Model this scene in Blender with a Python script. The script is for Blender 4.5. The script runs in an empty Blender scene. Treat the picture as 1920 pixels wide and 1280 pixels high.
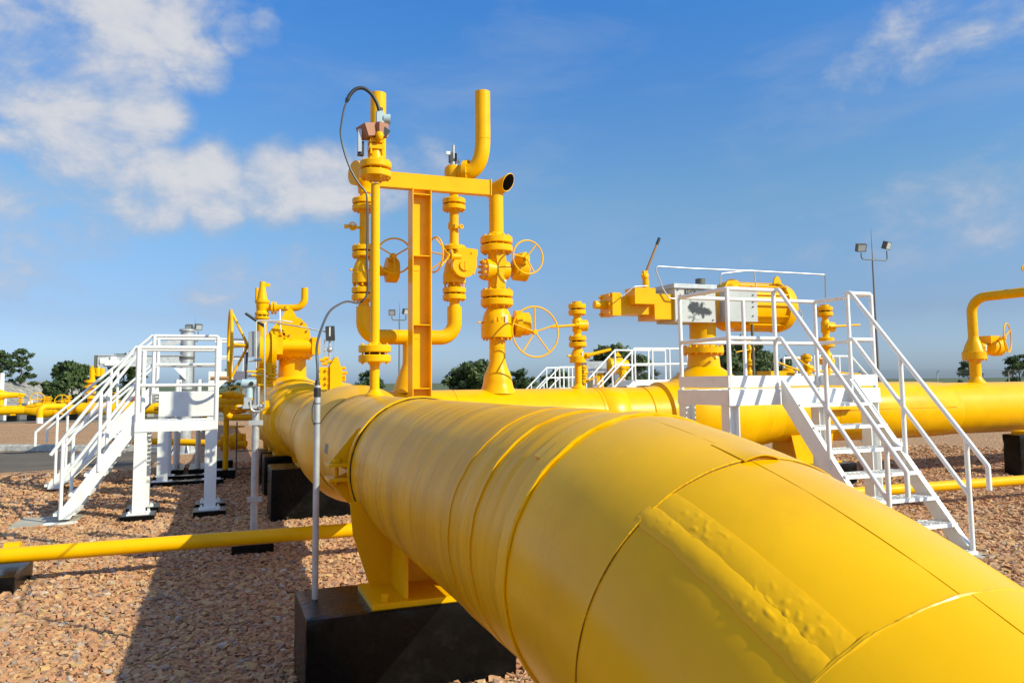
import bpy, math, random
import numpy as np
from mathutils import Vector as V, Matrix, noise as mnoise

random.seed(7)
rng = np.random.default_rng(7)
PI = math.pi
sc = bpy.context.scene
COL = sc.collection

# ------------------------------------------------------------------ camera, sky, sun, exposure
FPX = 1450.0                                   # focal length in photo pixels (photo is 1920 wide)
YAW = math.atan(550 / FPX)
PIT = math.atan(131 / FPX)
ROL = 0.011
EYE = V((0, 0, 1.70))
_F = V((math.sin(YAW) * math.cos(PIT), math.cos(YAW) * math.cos(PIT), math.sin(PIT)))
_r0 = V((math.cos(YAW), -math.sin(YAW), 0)); _u0 = _r0.cross(_F)
_R = _r0 * math.cos(ROL) - _u0 * math.sin(ROL)
_U = _r0 * math.sin(ROL) + _u0 * math.cos(ROL)
cd = bpy.data.cameras.new('camera'); cam = bpy.data.objects.new('camera', cd); COL.objects.link(cam)
m = Matrix((_R, _U, -_F)).transposed().to_4x4(); m.translation = EYE
cam.matrix_world = m
cd.sensor_width = 36; cd.lens = 36 * FPX / 1920; cd.shift_y = -56 / 1920
cd.clip_start = 0.05; cd.clip_end = 4000
sc.camera = cam

SUN = V((1.0, -1.10, 1.0)).normalized()
sl = bpy.data.lights.new('sun', 'SUN'); sl.energy = 5.0; sl.angle = math.radians(0.53); sl.color = (1.0, 0.97, 0.72)
so = bpy.data.objects.new('sun', sl); COL.objects.link(so)
so.rotation_euler = SUN.to_track_quat('Z', 'Y').to_euler(); so.location = (20, -16, 20)

sc.view_settings.view_transform = 'Standard'; sc.view_settings.look = 'None'
sc.view_settings.exposure = 0.12; sc.view_settings.gamma = 1.0; sc.view_settings.use_curve_mapping = False


def ray(x, y):
    return _F + _R * ((x - 960) / FPX) - _U * ((y - 584) / FPX)


def W(px, py, X=None, Y=None, Z=None):
    """point of a known plane (X, Y or Z) seen at a photo position: used while surveying the place"""
    d = ray(px, py)
    t = (X - EYE.x) / d.x if X is not None else (Y - EYE.y) / d.y if Y is not None else (Z - EYE.z) / d.z
    return EYE + d * t


def pj(p):
    q = V(p) - EYE; k = q.dot(_F)
    return 960 + FPX * q.dot(_R) / k, 584 - FPX * q.dot(_U) / k


def zr(X, Y, py):
    z = 1.7
    for _ in range(4):
        z = W(pj((X, Y, z))[0], py, Y=Y).z
    return z


def build_world():
    w = bpy.data.worlds.new('World'); sc.world = w; w.use_nodes = True
    nt = w.node_tree; nt.nodes.clear(); N = nt.nodes.new; L = nt.links.new
    out = N('ShaderNodeOutputWorld'); bg = N('ShaderNodeBackground'); bg.inputs[1].default_value = 0.076
    sky = N('ShaderNodeTexSky'); sky.sky_type = 'NISHITA'; sky.sun_disc = False
    sky.sun_elevation = math.asin(SUN.z); sky.sun_rotation = math.atan2(SUN.x, SUN.y)
    sky.air_density = 1.0; sky.dust_density = 1.0; sky.ozone_density = 1.0; sky.altitude = 0
    tc = N('ShaderNodeTexCoord')
    nrm = N('ShaderNodeVectorMath'); nrm.operation = 'NORMALIZE'; L(tc.outputs['Generated'], nrm.inputs[0])
    # colour response of the picture: clear tropical blue, one smooth grade from horizon to zenith
    sz = N('ShaderNodeSeparateXYZ'); L(nrm.outputs[0], sz.inputs[0])
    gr = N('ShaderNodeValToRGB'); L(sz.outputs[2], gr.inputs[0]); e = gr.color_ramp
    e.elements[0].position = 0; e.elements[0].color = (.37, .52, .88, 1); e.elements[1].position = 1; e.elements[1].color = (.17, .48, .88, 1)
    for p, c in ((.08, (.30, .37, .54)), (.22, (.35, .49, .58)), (.45, (.205, .51, .84))):
        q = e.elements.new(p); q.color = (*c, 1)
    g3 = N('ShaderNodeVectorMath'); g3.operation = 'SCALE'; g3.inputs['Scale'].default_value = 3.0; L(gr.outputs[0], g3.inputs[0])
    hs = N('ShaderNodeVectorMath'); hs.operation = 'MULTIPLY'; L(sky.outputs[0], hs.inputs[0]); L(g3.outputs[0], hs.inputs[1])

    def mth(op, a, b=None, clamp=False):
        n = N('ShaderNodeMath'); n.operation = op; n.use_clamp = clamp
        for i, x in enumerate((a, b)):
            if x is None: continue
            if isinstance(x, (int, float)): n.inputs[i].default_value = x
            else: L(x, n.inputs[i])
        return n.outputs[0]

    def mapr(x, a, b, c, d, sm=True):
        n = N('ShaderNodeMapRange'); n.interpolation_type = 'SMOOTHSTEP' if sm else 'LINEAR'
        L(x, n.inputs[0])
        for i, q in enumerate((a, b, c, d)): n.inputs[1 + i].default_value = q
        return n.outputs[0]

    def noise(scale, detail, rough, zst, off=(0, 0, 0), dist=0.0):
        mp = N('ShaderNodeMapping'); mp.inputs['Scale'].default_value = (1, 1, zst); mp.inputs['Location'].default_value = off
        L(nrm.outputs[0], mp.inputs[0])
        n = N('ShaderNodeTexNoise'); n.inputs['Scale'].default_value = scale; n.inputs['Detail'].default_value = detail
        n.inputs['Roughness'].default_value = rough; n.inputs['Distortion'].default_value = dist
        L(mp.outputs[0], n.inputs['Vector']); return n.outputs[0]
    # where cloud banks stand (direction, half-width in degrees, weight)
    banks = [((40, -120), 15, .85), ((240, 80), 6.5, .88), ((110, 50), 8, .8), ((375, 120), 3.0, .72), ((265, 205), 4.2, .92), ((150, 240), 6.5, .86), ((40, 200), 5, .82),
             ((110, 320), 8, .56), ((290, 352), 4.6, .86), ((400, 352), 4.4, .84), ((510, 348), 4.2, .82), ((610, 345), 4.0, .76), ((710, 336), 3.6, .62), ((800, 320), 3.4, .40), ((445, 70), 2.2, .62), ((495, 64), 2.0, .6), ((200, 300), 7, .62),
             ((430, 555), 4.5, .42), ((560, 530), 4.5, .46), ((1890, 20), 6, .46), ((1750, 75), 5, .38), ((1600, 150), 3.5, .34), ((1700, 400), 7, .34), ((1850, 370), 6, .36), ((1560, 430), 4, .28), ((60, 560), 6, .34), ((960, 560), 5, .2),
             ((-500, 150), 16, .7), ((2800, 300), 14, .6), ((2400, -700), 18, .55), ((-200, -1200), 20, .6), ((900, -2600), 22, .55)]
    tot = None
    for (px, py), deg, wt in banks:
        d = ray(px, py).normalized()
        n = N('ShaderNodeVectorMath'); n.operation = 'DOT_PRODUCT'; L(nrm.outputs[0], n.inputs[0]); n.inputs[1].default_value = d
        v = mapr(n.outputs['Value'], math.cos(math.radians(deg)), math.cos(math.radians(deg * .25)), 0, wt)
        tot = v if tot is None else mth('MAXIMUM', tot, v)
    n = N('ShaderNodeVectorMath'); n.operation = 'DOT_PRODUCT'; L(nrm.outputs[0], n.inputs[0]); n.inputs[1].default_value = V((-.66, -.32, .68)).normalized()  # broad cloud field out of view, added to whiten the fill in the shade
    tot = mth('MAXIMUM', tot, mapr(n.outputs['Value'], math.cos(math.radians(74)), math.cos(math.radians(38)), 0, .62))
    base = noise(7.5, 10.0, 0.60, 1.7, (5.8, -1.5, 1.7), 0.35)
    fine = noise(24.0, 7.0, 0.62, 1.5, (0.3, 1.4, 0.2), 0.2)
    fb = mth('ADD', mth('MULTIPLY', mth('SUBTRACT', base, 0.5), 1.75), mth('MULTIPLY', mth('SUBTRACT', fine, 0.5), 0.55))
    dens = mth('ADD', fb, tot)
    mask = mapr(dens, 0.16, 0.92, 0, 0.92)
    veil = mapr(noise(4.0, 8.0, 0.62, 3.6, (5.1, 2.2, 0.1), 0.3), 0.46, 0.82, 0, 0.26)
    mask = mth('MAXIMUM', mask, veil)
    # the cloud itself: sunlit white where thick, blue grey where thin
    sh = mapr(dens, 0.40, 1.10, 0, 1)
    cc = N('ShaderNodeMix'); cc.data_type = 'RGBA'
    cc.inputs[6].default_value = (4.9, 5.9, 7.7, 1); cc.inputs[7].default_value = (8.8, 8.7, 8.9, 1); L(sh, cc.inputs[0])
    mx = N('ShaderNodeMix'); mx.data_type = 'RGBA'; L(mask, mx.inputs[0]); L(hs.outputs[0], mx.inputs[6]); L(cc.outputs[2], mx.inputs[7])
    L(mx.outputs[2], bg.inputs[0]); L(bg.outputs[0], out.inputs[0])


build_world()

# ------------------------------------------------------------------ materials
MT = {}


def mat(name, col, rough=.45, metal=0., var=.08, vscale=4., bump=.0, bscale=60., spec=.5, dirt=None, dscale=2.5, damt=.25, coat=0., specks=None):
    mt = bpy.data.materials.new(name); mt.use_nodes = True
    nt = mt.node_tree; b = nt.nodes['Principled BSDF']; N = nt.nodes.new; L = nt.links.new
    b.inputs['Roughness'].default_value = rough; b.inputs['Metallic'].default_value = metal
    b.inputs['Specular IOR Level'].default_value = spec
    b.inputs['Coat Weight'].default_value = coat; b.inputs['Coat Roughness'].default_value = .15
    geo = N('ShaderNodeNewGeometry')
    n1 = N('ShaderNodeTexNoise'); n1.inputs['Scale'].default_value = vscale; n1.inputs['Detail'].default_value = 6
    L(geo.outputs['Position'], n1.inputs['Vector'])
    r = N('ShaderNodeMapRange'); r.inputs[1].default_value = .3; r.inputs[2].default_value = .7
    r.inputs[3].default_value = 1 - var; r.inputs[4].default_value = 1 + var; L(n1.outputs[0], r.inputs[0])
    mu = N('ShaderNodeVectorMath'); mu.operation = 'SCALE'; mu.inputs[0].default_value = col; L(r.outputs[0], mu.inputs['Scale'])
    last = mu.outputs[0]
    if dirt:
        n2 = N('ShaderNodeTexNoise'); n2.inputs['Scale'].default_value = dscale; n2.inputs['Detail'].default_value = 9; n2.inputs['Roughness'].default_value = .65
        L(geo.outputs['Position'], n2.inputs['Vector'])
        r2 = N('ShaderNodeMapRange'); r2.inputs[1].default_value = .5; r2.inputs[2].default_value = .75; r2.inputs[4].default_value = damt; L(n2.outputs[0], r2.inputs[0])
        mx = N('ShaderNodeMix'); mx.data_type = 'RGBA'; L(r2.outputs[0], mx.inputs[0]); L(last, mx.inputs[6]); mx.inputs[7].default_value = (*dirt, 1)
        last = mx.outputs[2]
    if specks:
        n4 = N('ShaderNodeTexNoise'); n4.inputs['Scale'].default_value = specks[1]; n4.inputs['Detail'].default_value = 10; n4.inputs['Roughness'].default_value = .75; n4.inputs['Distortion'].default_value = .6
        L(geo.outputs['Position'], n4.inputs['Vector'])
        r4 = N('ShaderNodeMapRange'); r4.inputs[1].default_value = specks[2]; r4.inputs[2].default_value = specks[2] + .05; r4.inputs[4].default_value = specks[3]; L(n4.outputs[0], r4.inputs[0])
        mx4 = N('ShaderNodeMix'); mx4.data_type = 'RGBA'; L(r4.outputs[0], mx4.inputs[0]); L(last, mx4.inputs[6]); mx4.inputs[7].default_value = (*specks[0], 1)
        last = mx4.outputs[2]
    L(last, b.inputs['Base Color'])
    r3 = N('ShaderNodeMapRange'); r3.inputs[3].default_value = rough - .07; r3.inputs[4].default_value = rough + .1; L(n1.outputs[0], r3.inputs[0]); L(r3.outputs[0], b.inputs['Roughness'])
    if bump:
        n3 = N('ShaderNodeTexNoise'); n3.inputs['Scale'].default_value = bscale; n3.inputs['Detail'].default_value = 4
        L(geo.outputs['Position'], n3.inputs['Vector'])
        bp = N('ShaderNodeBump'); bp.inputs['Strength'].default_value = bump; bp.inputs['Distance'].default_value = .01
        L(n3.outputs[0], bp.inputs['Height']); L(bp.outputs[0], b.inputs['Normal'])
    MT[name] = mt
    return mt


YC = (.85, .43, .0)
mat('yellow_paint', YC, .30, var=.05, bump=.06, bscale=70, spec=.18, dirt=(.45, .20, .01), dscale=3, damt=.25, specks=((.22, .09, .02), 14, .715, .7))
mat('far_yellow', YC, .42, var=.05, spec=.2)
mat('white_paint', (.80, .80, .79), .42, var=.03, bump=.04, dirt=(.48, .40, .30), dscale=5, damt=.26, specks=((.30, .16, .08), 16, .72, .7))
mat('black_bitumen', (.003, .003, .003), .27, var=.3, vscale=8, bump=.30, bscale=22, spec=.22, dirt=(.05, .038, .026), dscale=7, damt=.2, specks=((.22, .20, .17), 11, .70, .8))
mat('black_rubber', (.02, .02, .022), .45)
mat('cable_grey', (.06, .07, .08), .4)
mat('grey_metal', (.42, .43, .45), .38, .6, dirt=(.25, .25, .26), damt=.3)
mat('galvanised', (.46, .47, .49), .45, .35, var=.12, vscale=14)
mat('steel_tube', (.50, .50, .50), .45, .7)
mat('light_grey_panel', (.46, .46, .45), .42, .1, var=.06, dirt=(.3, .3, .29), dscale=5, damt=.25)
mat('pale_blue_grey', (.38, .48, .52), .4)
mat('brown_cover', (.36, .15, .08), .6, dirt=(.25, .12, .07), damt=.5)
mat('dark_gap', (.02, .012, .004), .8)
mat('seam_brown', (.16, .06, .004), .7)
mat('dark_interior', (.01, .008, .006), .9)
mat('concrete', (.40, .36, .29), .85, var=.12, bump=.4, bscale=30)
mat('kerb_stone', (.36, .34, .31), .9, var=.3, vscale=9, bump=.8, bscale=9)
mat('asphalt', (.115, .088, .062), .9, var=.2, vscale=1.2, bump=.4, bscale=60)
mat('far_asphalt', (.17, .15, .12), .9, var=.15, vscale=.5)
mat('red_pipe', (.35, .06, .07), .5)
mat('bark', (.16, .12, .085), .9, var=.25, vscale=6, bump=.5, bscale=12)
mat('silver_tag', (.72, .72, .70), .3, .5)
mat('lamp_glass', (.45, .48, .48), .12, spec=.8)
mat('lamp_housing', (.11, .11, .09), .5)
mat('mast_grey', (.20, .19, .19), .5, .3)
mat('plate_black', (.015, .013, .012), .5)
mat('letter_grey', (.42, .40, .36), .6)
mat('mark_red', (.38, .045, .05), .5)
mat('handle_brown', (.30, .14, .03), .5)
mat('purple_paint', (.30, .10, .22), .5)
mat('rust_red', (.20, .045, .03), .6)
mat('smudge_grey', (.20, .20, .17), .6)


def leaf_mat(name, c1, c2):
    mt = bpy.data.materials.new(name); mt.use_nodes = True
    nt = mt.node_tree; b = nt.nodes['Principled BSDF']; N = nt.nodes.new; L = nt.links.new
    g = N('ShaderNodeNewGeometry'); rp = N('ShaderNodeMix'); rp.data_type = 'RGBA'
    L(g.outputs['Random Per Island'], rp.inputs[0]); rp.inputs[6].default_value = (*c1, 1); rp.inputs[7].default_value = (*c2, 1)
    L(rp.outputs[2], b.inputs['Base Color']); b.inputs['Roughness'].default_value = .55
    tr = N('ShaderNodeBsdfTranslucent'); L(rp.outputs[2], tr.inputs[0])
    mx = N('ShaderNodeMixShader'); mx.inputs[0].default_value = .22
    L(b.outputs[0], mx.inputs[1]); L(tr.outputs[0], mx.inputs[2]); L(mx.outputs[0], nt.nodes['Material Output'].inputs[0])
    MT[name] = mt


leaf_mat('leaf_dark', (.028, .055, .012), (.085, .125, .03))
leaf_mat('leaf_mid', (.045, .075, .018), (.10, .13, .035))


def stone_mat():
    mt = bpy.data.materials.new('gravel_stone'); mt.use_nodes = True
    nt = mt.node_tree; b = nt.nodes['Principled BSDF']; N = nt.nodes.new; L = nt.links.new
    g = N('ShaderNodeNewGeometry'); cr = N('ShaderNodeValToRGB'); L(g.outputs['Random Per Island'], cr.inputs[0])
    e = cr.color_ramp; e.elements[0].position = 0; e.elements[0].color = (.42, .20, .11, 1); e.elements[1].position = 1; e.elements[1].color = (.55, .45, .36, 1)
    for p, c in ((.2, (.50, .255, .13)), (.4, (.53, .31, .16)), (.58, (.42, .21, .125)), (.72, (.56, .35, .15)), (.84, (.47, .30, .20)), (.93, (.26, .15, .11))):
        q = e.elements.new(p); q.color = (*c, 1)
    n = N('ShaderNodeTexNoise'); n.inputs['Scale'].default_value = 45; n.inputs['Detail'].default_value = 5; L(g.outputs['Position'], n.inputs['Vector'])
    r = N('ShaderNodeMapRange'); r.inputs[3].default_value = .72; r.inputs[4].default_value = 1.25; L(n.outputs[0], r.inputs[0])
    mu = N('ShaderNodeVectorMath'); mu.operation = 'SCALE'; L(cr.outputs[0], mu.inputs[0]); L(r.outputs[0], mu.inputs['Scale'])
    L(mu.outputs[0], b.inputs['Base Color']); b.inputs['Roughness'].default_value = .9; b.inputs['Specular IOR Level'].default_value = .2
    bp = N('ShaderNodeBump'); bp.inputs['Strength'].default_value = .5; bp.inputs['Distance'].default_value = .01; L(n.outputs[0], bp.inputs['Height']); L(bp.outputs[0], b.inputs['Normal'])
    MT['gravel_stone'] = mt
    # bed below / far away: the same stones as a cell pattern
    mt = bpy.data.materials.new('gravel_bed'); mt.use_nodes = True
    nt = mt.node_tree; b = nt.nodes['Principled BSDF']; N = nt.nodes.new; L = nt.links.new
    g = N('ShaderNodeNewGeometry')
    vo = N('ShaderNodeTexVoronoi'); vo.inputs['Scale'].default_value = 19; L(g.outputs['Position'], vo.inputs['Vector'])
    sx = N('ShaderNodeSeparateColor'); L(vo.outputs['Color'], sx.inputs[0])
    cr2 = N('ShaderNodeValToRGB'); L(sx.outputs[0], cr2.inputs[0])
    e = cr2.color_ramp; e.elements[0].position = 0; e.elements[0].color = (.37, .19, .105, 1); e.elements[1].position = 1; e.elements[1].color = (.47, .33, .22, 1)
    for p, c in ((.25, (.47, .25, .125)), (.5, (.51, .30, .155)), (.75, (.41, .235, .13))):
        q = e.elements.new(p); q.color = (*c, 1)
    n = N('ShaderNodeTexNoise'); n.inputs['Scale'].default_value = .55; n.inputs['Detail'].default_value = 6; L(g.outputs['Position'], n.inputs['Vector'])
    r = N('ShaderNodeMapRange'); r.inputs[3].default_value = .78; r.inputs[4].default_value = 1.15; L(n.outputs[0], r.inputs[0])
    mu = N('ShaderNodeVectorMath'); mu.operation = 'SCALE'; L(cr2.outputs[0], mu.inputs[0]); L(r.outputs[0], mu.inputs['Scale'])
    L(mu.outputs[0], b.inputs['Base Color']); b.inputs['Roughness'].default_value = .95; b.inputs['Specular IOR Level'].default_value = .15
    bp = N('ShaderNodeBump'); bp.inputs['Strength'].default_value = .9; bp.inputs['Distance'].default_value = .04; bp.invert = True
    L(vo.outputs['Distance'], bp.inputs['Height']); L(bp.outputs[0], b.inputs['Normal'])
    MT['gravel_bed'] = mt


stone_mat()


def worn_yellow():
    """coat of the big line: same yellow, patchy brown tint and rippled hand-applied coating"""
    mt = bpy.data.materials.new('coated_pipe'); mt.use_nodes = True
    nt = mt.node_tree; b = nt.nodes['Principled BSDF']; N = nt.nodes.new; L = nt.links.new
    g = N('ShaderNodeNewGeometry')
    mp = N('ShaderNodeMapping'); mp.inputs['Scale'].default_value = (.5, 2.2, .5); L(g.outputs['Position'], mp.inputs[0])
    n1 = N('ShaderNodeTexNoise'); n1.inputs['Scale'].default_value = 2.0; n1.inputs['Detail'].default_value = 8; L(mp.outputs[0], n1.inputs['Vector'])
    r = N('ShaderNodeMapRange'); r.inputs[1].default_value = .36; r.inputs[2].default_value = .66; r.inputs[3].default_value = .0; r.inputs[4].default_value = .70; L(n1.outputs[0], r.inputs[0])
    mx = N('ShaderNodeMix'); mx.data_type = 'RGBA'; mx.inputs[6].default_value = (*YC, 1); mx.inputs[7].default_value = (.56, .265, .010, 1); L(r.outputs[0], mx.inputs[0])
    mps = N('ShaderNodeMapping'); mps.inputs['Scale'].default_value = (1.6, 26, 1.6); L(g.outputs['Position'], mps.inputs[0])
    ns = N('ShaderNodeTexNoise'); ns.inputs['Scale'].default_value = 1.6; ns.inputs['Detail'].default_value = 7; ns.inputs['Roughness'].default_value = .7; L(mps.outputs[0], ns.inputs['Vector'])
    rs_ = N('ShaderNodeMapRange'); rs_.inputs[1].default_value = .63; rs_.inputs[2].default_value = .74; rs_.inputs[4].default_value = .38; L(ns.outputs[0], rs_.inputs[0])
    mx2 = N('ShaderNodeMix'); mx2.data_type = 'RGBA'; L(rs_.outputs[0], mx2.inputs[0]); L(mx.outputs[2], mx2.inputs[6]); mx2.inputs[7].default_value = (.66, .40, .06, 1)
    rs2 = N('ShaderNodeMapRange'); rs2.inputs[1].default_value = .33; rs2.inputs[2].default_value = .25; rs2.inputs[4].default_value = .32; L(ns.outputs[0], rs2.inputs[0])
    mx3 = N('ShaderNodeMix'); mx3.data_type = 'RGBA'; L(rs2.outputs[0], mx3.inputs[0]); L(mx2.outputs[2], mx3.inputs[6]); mx3.inputs[7].default_value = (.30, .15, .02, 1)
    L(mx3.outputs[2], b.inputs['Base Color'])
    b.inputs['Roughness'].default_value = .32; b.inputs['Specular IOR Level'].default_value = .12
    # ripples that run round the pipe
    mp2 = N('ShaderNodeMapping'); mp2.inputs['Scale'].default_value = (.9, 11, .9); L(g.outputs['Position'], mp2.inputs[0])
    n2 = N('ShaderNodeTexNoise'); n2.inputs['Scale'].default_value = 1.0; n2.inputs['Detail'].default_value = 3; L(mp2.outputs[0], n2.inputs['Vector'])
    n3 = N('ShaderNodeTexNoise'); n3.inputs['Scale'].default_value = 55; n3.inputs['Detail'].default_value = 3; L(g.outputs['Position'], n3.inputs['Vector'])
    bp = N('ShaderNodeBump'); bp.inputs['Strength'].default_value = .8; bp.inputs['Distance'].default_value = .022; L(n2.outputs[0], bp.inputs['Height'])
    bp2 = N('ShaderNodeBump'); bp2.inputs['Strength'].default_value = .06; bp2.inputs['Distance'].default_value = .01; L(n3.outputs[0], bp2.inputs['Height']); L(bp.outputs[0], bp2.inputs['Normal'])
    L(bp2.outputs[0], b.inputs['Normal'])
    MT['coated_pipe'] = mt
    mat('wrap_yellow', (.84, .435, .0), .25, var=.08, vscale=2.2, bump=.10, bscale=12, spec=.22, dirt=(.50, .22, .01), dscale=1.7, damt=.38, specks=((.45, .20, .01), 20, .70, .6))
    mat('wrap_lumpy', (.84, .435, .0), .32, var=.06, vscale=6, bump=.16, bscale=17, spec=.25, dirt=(.5, .22, .01), dscale=4, damt=.35)


worn_yellow()

# ------------------------------------------------------------------ mesh helpers
LOC = {}


def frame(axis):
    a = V(axis).normalized()
    h = V((0, 0, 1)) if abs(a.z) < .9 else V((0, -1, 0))
    x = h.cross(a).normalized(); return x, a.cross(x), a


class MB:
    def __init__(s): s.v = []; s.f = []

    def add(s, vs, fs):
        o = len(s.v); s.v += [tuple(q) for q in vs]; s.f += [[i + o for i in q] for q in fs]; return s

    def box(s, c, size, R=None):
        c = V(c); hx, hy, hz = size[0] / 2, size[1] / 2, size[2] / 2
        vs = [V((x, y, z)) for x in (-hx, hx) for y in (-hy, hy) for z in (-hz, hz)]
        if R is not None: vs = [R @ q for q in vs]
        return s.add([c + q for q in vs], [(0, 1, 3, 2), (4, 6, 7, 5), (0, 4, 5, 1), (2, 3, 7, 6), (0, 2, 6, 4), (1, 5, 7, 3)])

    def ext(s, lo, hi):
        return s.box([(a + b) / 2 for a, b in zip(lo, hi)], [abs(b - a) for a, b in zip(lo, hi)])

    def bar(s, p0, p1, w, h, up=(0, 0, 1)):
        p0 = V(p0); p1 = V(p1); d = (p1 - p0); L = d.length; d.normalize()
        x = d.cross(V(up)).normalized(); u = x.cross(d)
        return s.box((p0 + p1) / 2, (w, L, h), Matrix((x, d, u)).transposed())

    def lathe(s, o, axis, prof, n=24, cap=True):
        o = V(o); x, y, a = frame(axis); vs = []; fs = []
        for t, r in prof:
            for i in range(n):
                q = 2 * PI * i / n
                vs.append(o + a * t + (x * math.cos(q) + y * math.sin(q)) * r)
        for k in range(len(prof) - 1):
            for i in range(n):
                j = (i + 1) % n
                fs.append((k * n + i, k * n + j, k * n + n + j, k * n + n + i))
        if cap:
            if prof[0][1] > 1e-5: fs.append(tuple(range(n - 1, -1, -1)))
            if prof[-1][1] > 1e-5: fs.append(tuple((len(prof) - 1) * n + i for i in range(n)))
        return s.add(vs, fs)

    def cyl(s, p0, p1, r, r2=None, n=20):
        p0 = V(p0); p1 = V(p1); d = p1 - p0
        return s.lathe(p0, d, [(0, r), (d.length, r if r2 is None else r2)], n)

    def tube(s, pts, r, n=12, cap=True):
        pts = [V(p) for p in pts]; vs = []; fs = []
        rs = r if isinstance(r, (list, tuple)) else [r] * len(pts)
        d0 = (pts[1] - pts[0]).normalized(); x, y, _ = frame(d0); pd = d0
        for i, p in enumerate(pts):
            if i == 0: d = d0
            elif i == len(pts) - 1: d = (pts[i] - pts[i - 1]).normalized()
            else: d = ((pts[i + 1] - p).normalized() + (p - pts[i - 1]).normalized()).normalized()
            q = pd.rotation_difference(d); x = q @ x; y = q @ y; pd = d
            k = 1.0
            if 0 < i < len(pts) - 1:
                cth = (pts[i + 1] - p).normalized().dot((p - pts[i - 1]).normalized()); k = 1 / max(.5, math.sqrt(max(.01, (1 + cth) / 2)))
                bn = (p - pts[i - 1]).cross(pts[i + 1] - p)
            for j in range(n):
                t = 2 * PI * j / n; o = (x * math.cos(t) + y * math.sin(t)) * rs[i]
                vs.append(p + o)
        for k in range(len(pts) - 1):
            for i in range(n):
                j = (i + 1) % n; fs.append((k * n + i, k * n + j, k * n + n + j, k * n + n + i))
        if cap: fs.append(tuple(range(n - 1, -1, -1))); fs.append(tuple((len(pts) - 1) * n + i for i in range(n)))
        return s.add(vs, fs)

    def torus(s, c, axis, R, r, n=40, m=8):
        c = V(c); x, y, a = frame(axis); vs = []; fs = []
        for i in range(n):
            t = 2 * PI * i / n; d = x * math.cos(t) + y * math.sin(t)
            for j in range(m):
                q = 2 * PI * j / m; vs.append(c + d * (R + r * math.cos(q)) + a * (r * math.sin(q)))
        for i in range(n):
            for j in range(m):
                fs.append((i * m + j, ((i + 1) % n) * m + j, ((i + 1) % n) * m + (j + 1) % m, i * m + (j + 1) % m))
        return s.add(vs, fs)

    def ball(s, c, r, sx=1, sy=1, sz=1, n=16, k=9):
        prof = [(-math.cos(PI * i / k), math.sin(PI * i / k)) for i in range(k + 1)]
        o = len(s.v); s.lathe((0, 0, 0), (0, 0, 1), [(t, max(q, 1e-6)) for t, q in prof], n, False)
        for i in range(o, len(s.v)):
            q = s.v[i]; s.v[i] = (c[0] + q[0] * r * sx, c[1] + q[1] * r * sy, c[2] + q[2] * r * sz)
        return s

    def prism(s, poly, o, ux, uy, th):
        o = V(o); ux = V(ux).normalized(); uy = V(uy).normalized(); nn = ux.cross(uy).normalized()
        k = len(poly); A = [o + ux * p[0] + uy * p[1] - nn * th / 2 for p in poly]; B = [q + nn * th for q in A]
        fs = [tuple(range(k - 1, -1, -1)), tuple(range(k, 2 * k))] + [(i, (i + 1) % k, k + (i + 1) % k, k + i) for i in range(k)]
        return s.add(A + B, fs)

    def build(s, name, mt, parent=None, loc=None, ang=38, smooth=True):
        base = LOC[parent.name] if parent is not None else V(loc if loc is not None else (0, 0, 0))
        me = bpy.data.meshes.new(name)
        me.from_pydata([(q[0] - base.x, q[1] - base.y, q[2] - base.z) for q in s.v], [], s.f)
        me.materials.append(MT[mt]); me.update()
        if smooth:
            me.shade_smooth(); me.set_sharp_from_angle(angle=math.radians(ang))
        ob = bpy.data.objects.new(name, me); COL.objects.link(ob)
        if parent is not None: ob.parent = parent
        else: ob.location = base
        LOC[ob.name] = base
        return ob


def tag(o, label, cat, group=None):
    o['label'] = label; o['category'] = cat
    if group: o['group'] = group
    return o


def struct(o): o['kind'] = 'structure'; return o


def thing(name, label, cat, loc, group=None):
    o = bpy.data.objects.new(name, None); COL.objects.link(o); o.location = loc; o.empty_display_size = .2
    LOC[o.name] = V(loc); tag(o, label, cat, group); return o


def fillet(pts, rad, seg=6, lim=.49):
    pts = [V(p) for p in pts]; out = [pts[0]]
    for a, b, c in zip(pts, pts[1:], pts[2:]):
        u = (a - b); w = (c - b); lu = u.length; lw = w.length; u.normalize(); w.normalize()
        ang = u.angle(w)
        if ang > PI - .02: out.append(b); continue
        t = min(rad / math.tan(ang / 2), lu * lim, lw * lim); r = t * math.tan(ang / 2)
        bis = (u + w).normalized(); cen = b + bis * (r / math.sin(ang / 2))
        A = b + u * t - cen; B = b + w * t - cen; q = A.rotation_difference(B)
        axis, th = q.to_axis_angle()
        for i in range(seg + 1):
            out.append(cen + Matrix.Rotation(th * i / seg, 3, axis) @ A)
    out.append(pts[-1]); return out


_bm = {}


def bolt_mesh(L, rb, mtname):
    key = (round(L, 3), round(rb, 4), mtname)
    if key not in _bm:
        b = MB(); b.lathe((0, 0, -L / 2 - rb), (0, 0, 1), [(0, rb * .85), (L + 2 * rb, rb * .85)], 6)
        for z in (-L / 2, L / 2 - rb * 1.4): b.lathe((0, 0, z), (0, 0, 1), [(0, rb * 1.75), (rb * 1.4, rb * 1.75)], 6)
        me = bpy.data.meshes.new('stud_bolt'); me.from_pydata(b.v, [], b.f); me.materials.append(MT[mtname]); me.update(); _bm[key] = me
    return _bm[key]


def bolts(par, c, ax, R, n, L, rb, mtname='yellow_paint', ph=0.2):
    x, y, a = frame(ax); me = bolt_mesh(L, rb, mtname); base = LOC[par.name]; rot = a.to_track_quat('Z', 'Y').to_euler()
    for i in range(n):
        t = 2 * PI * i / n + ph
        o = bpy.data.objects.new('stud_bolt', me); COL.objects.link(o); o.parent = par
        o.location = V(c) + (x * math.cos(t) + y * math.sin(t)) * R - base; o.rotation_euler = rot


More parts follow.
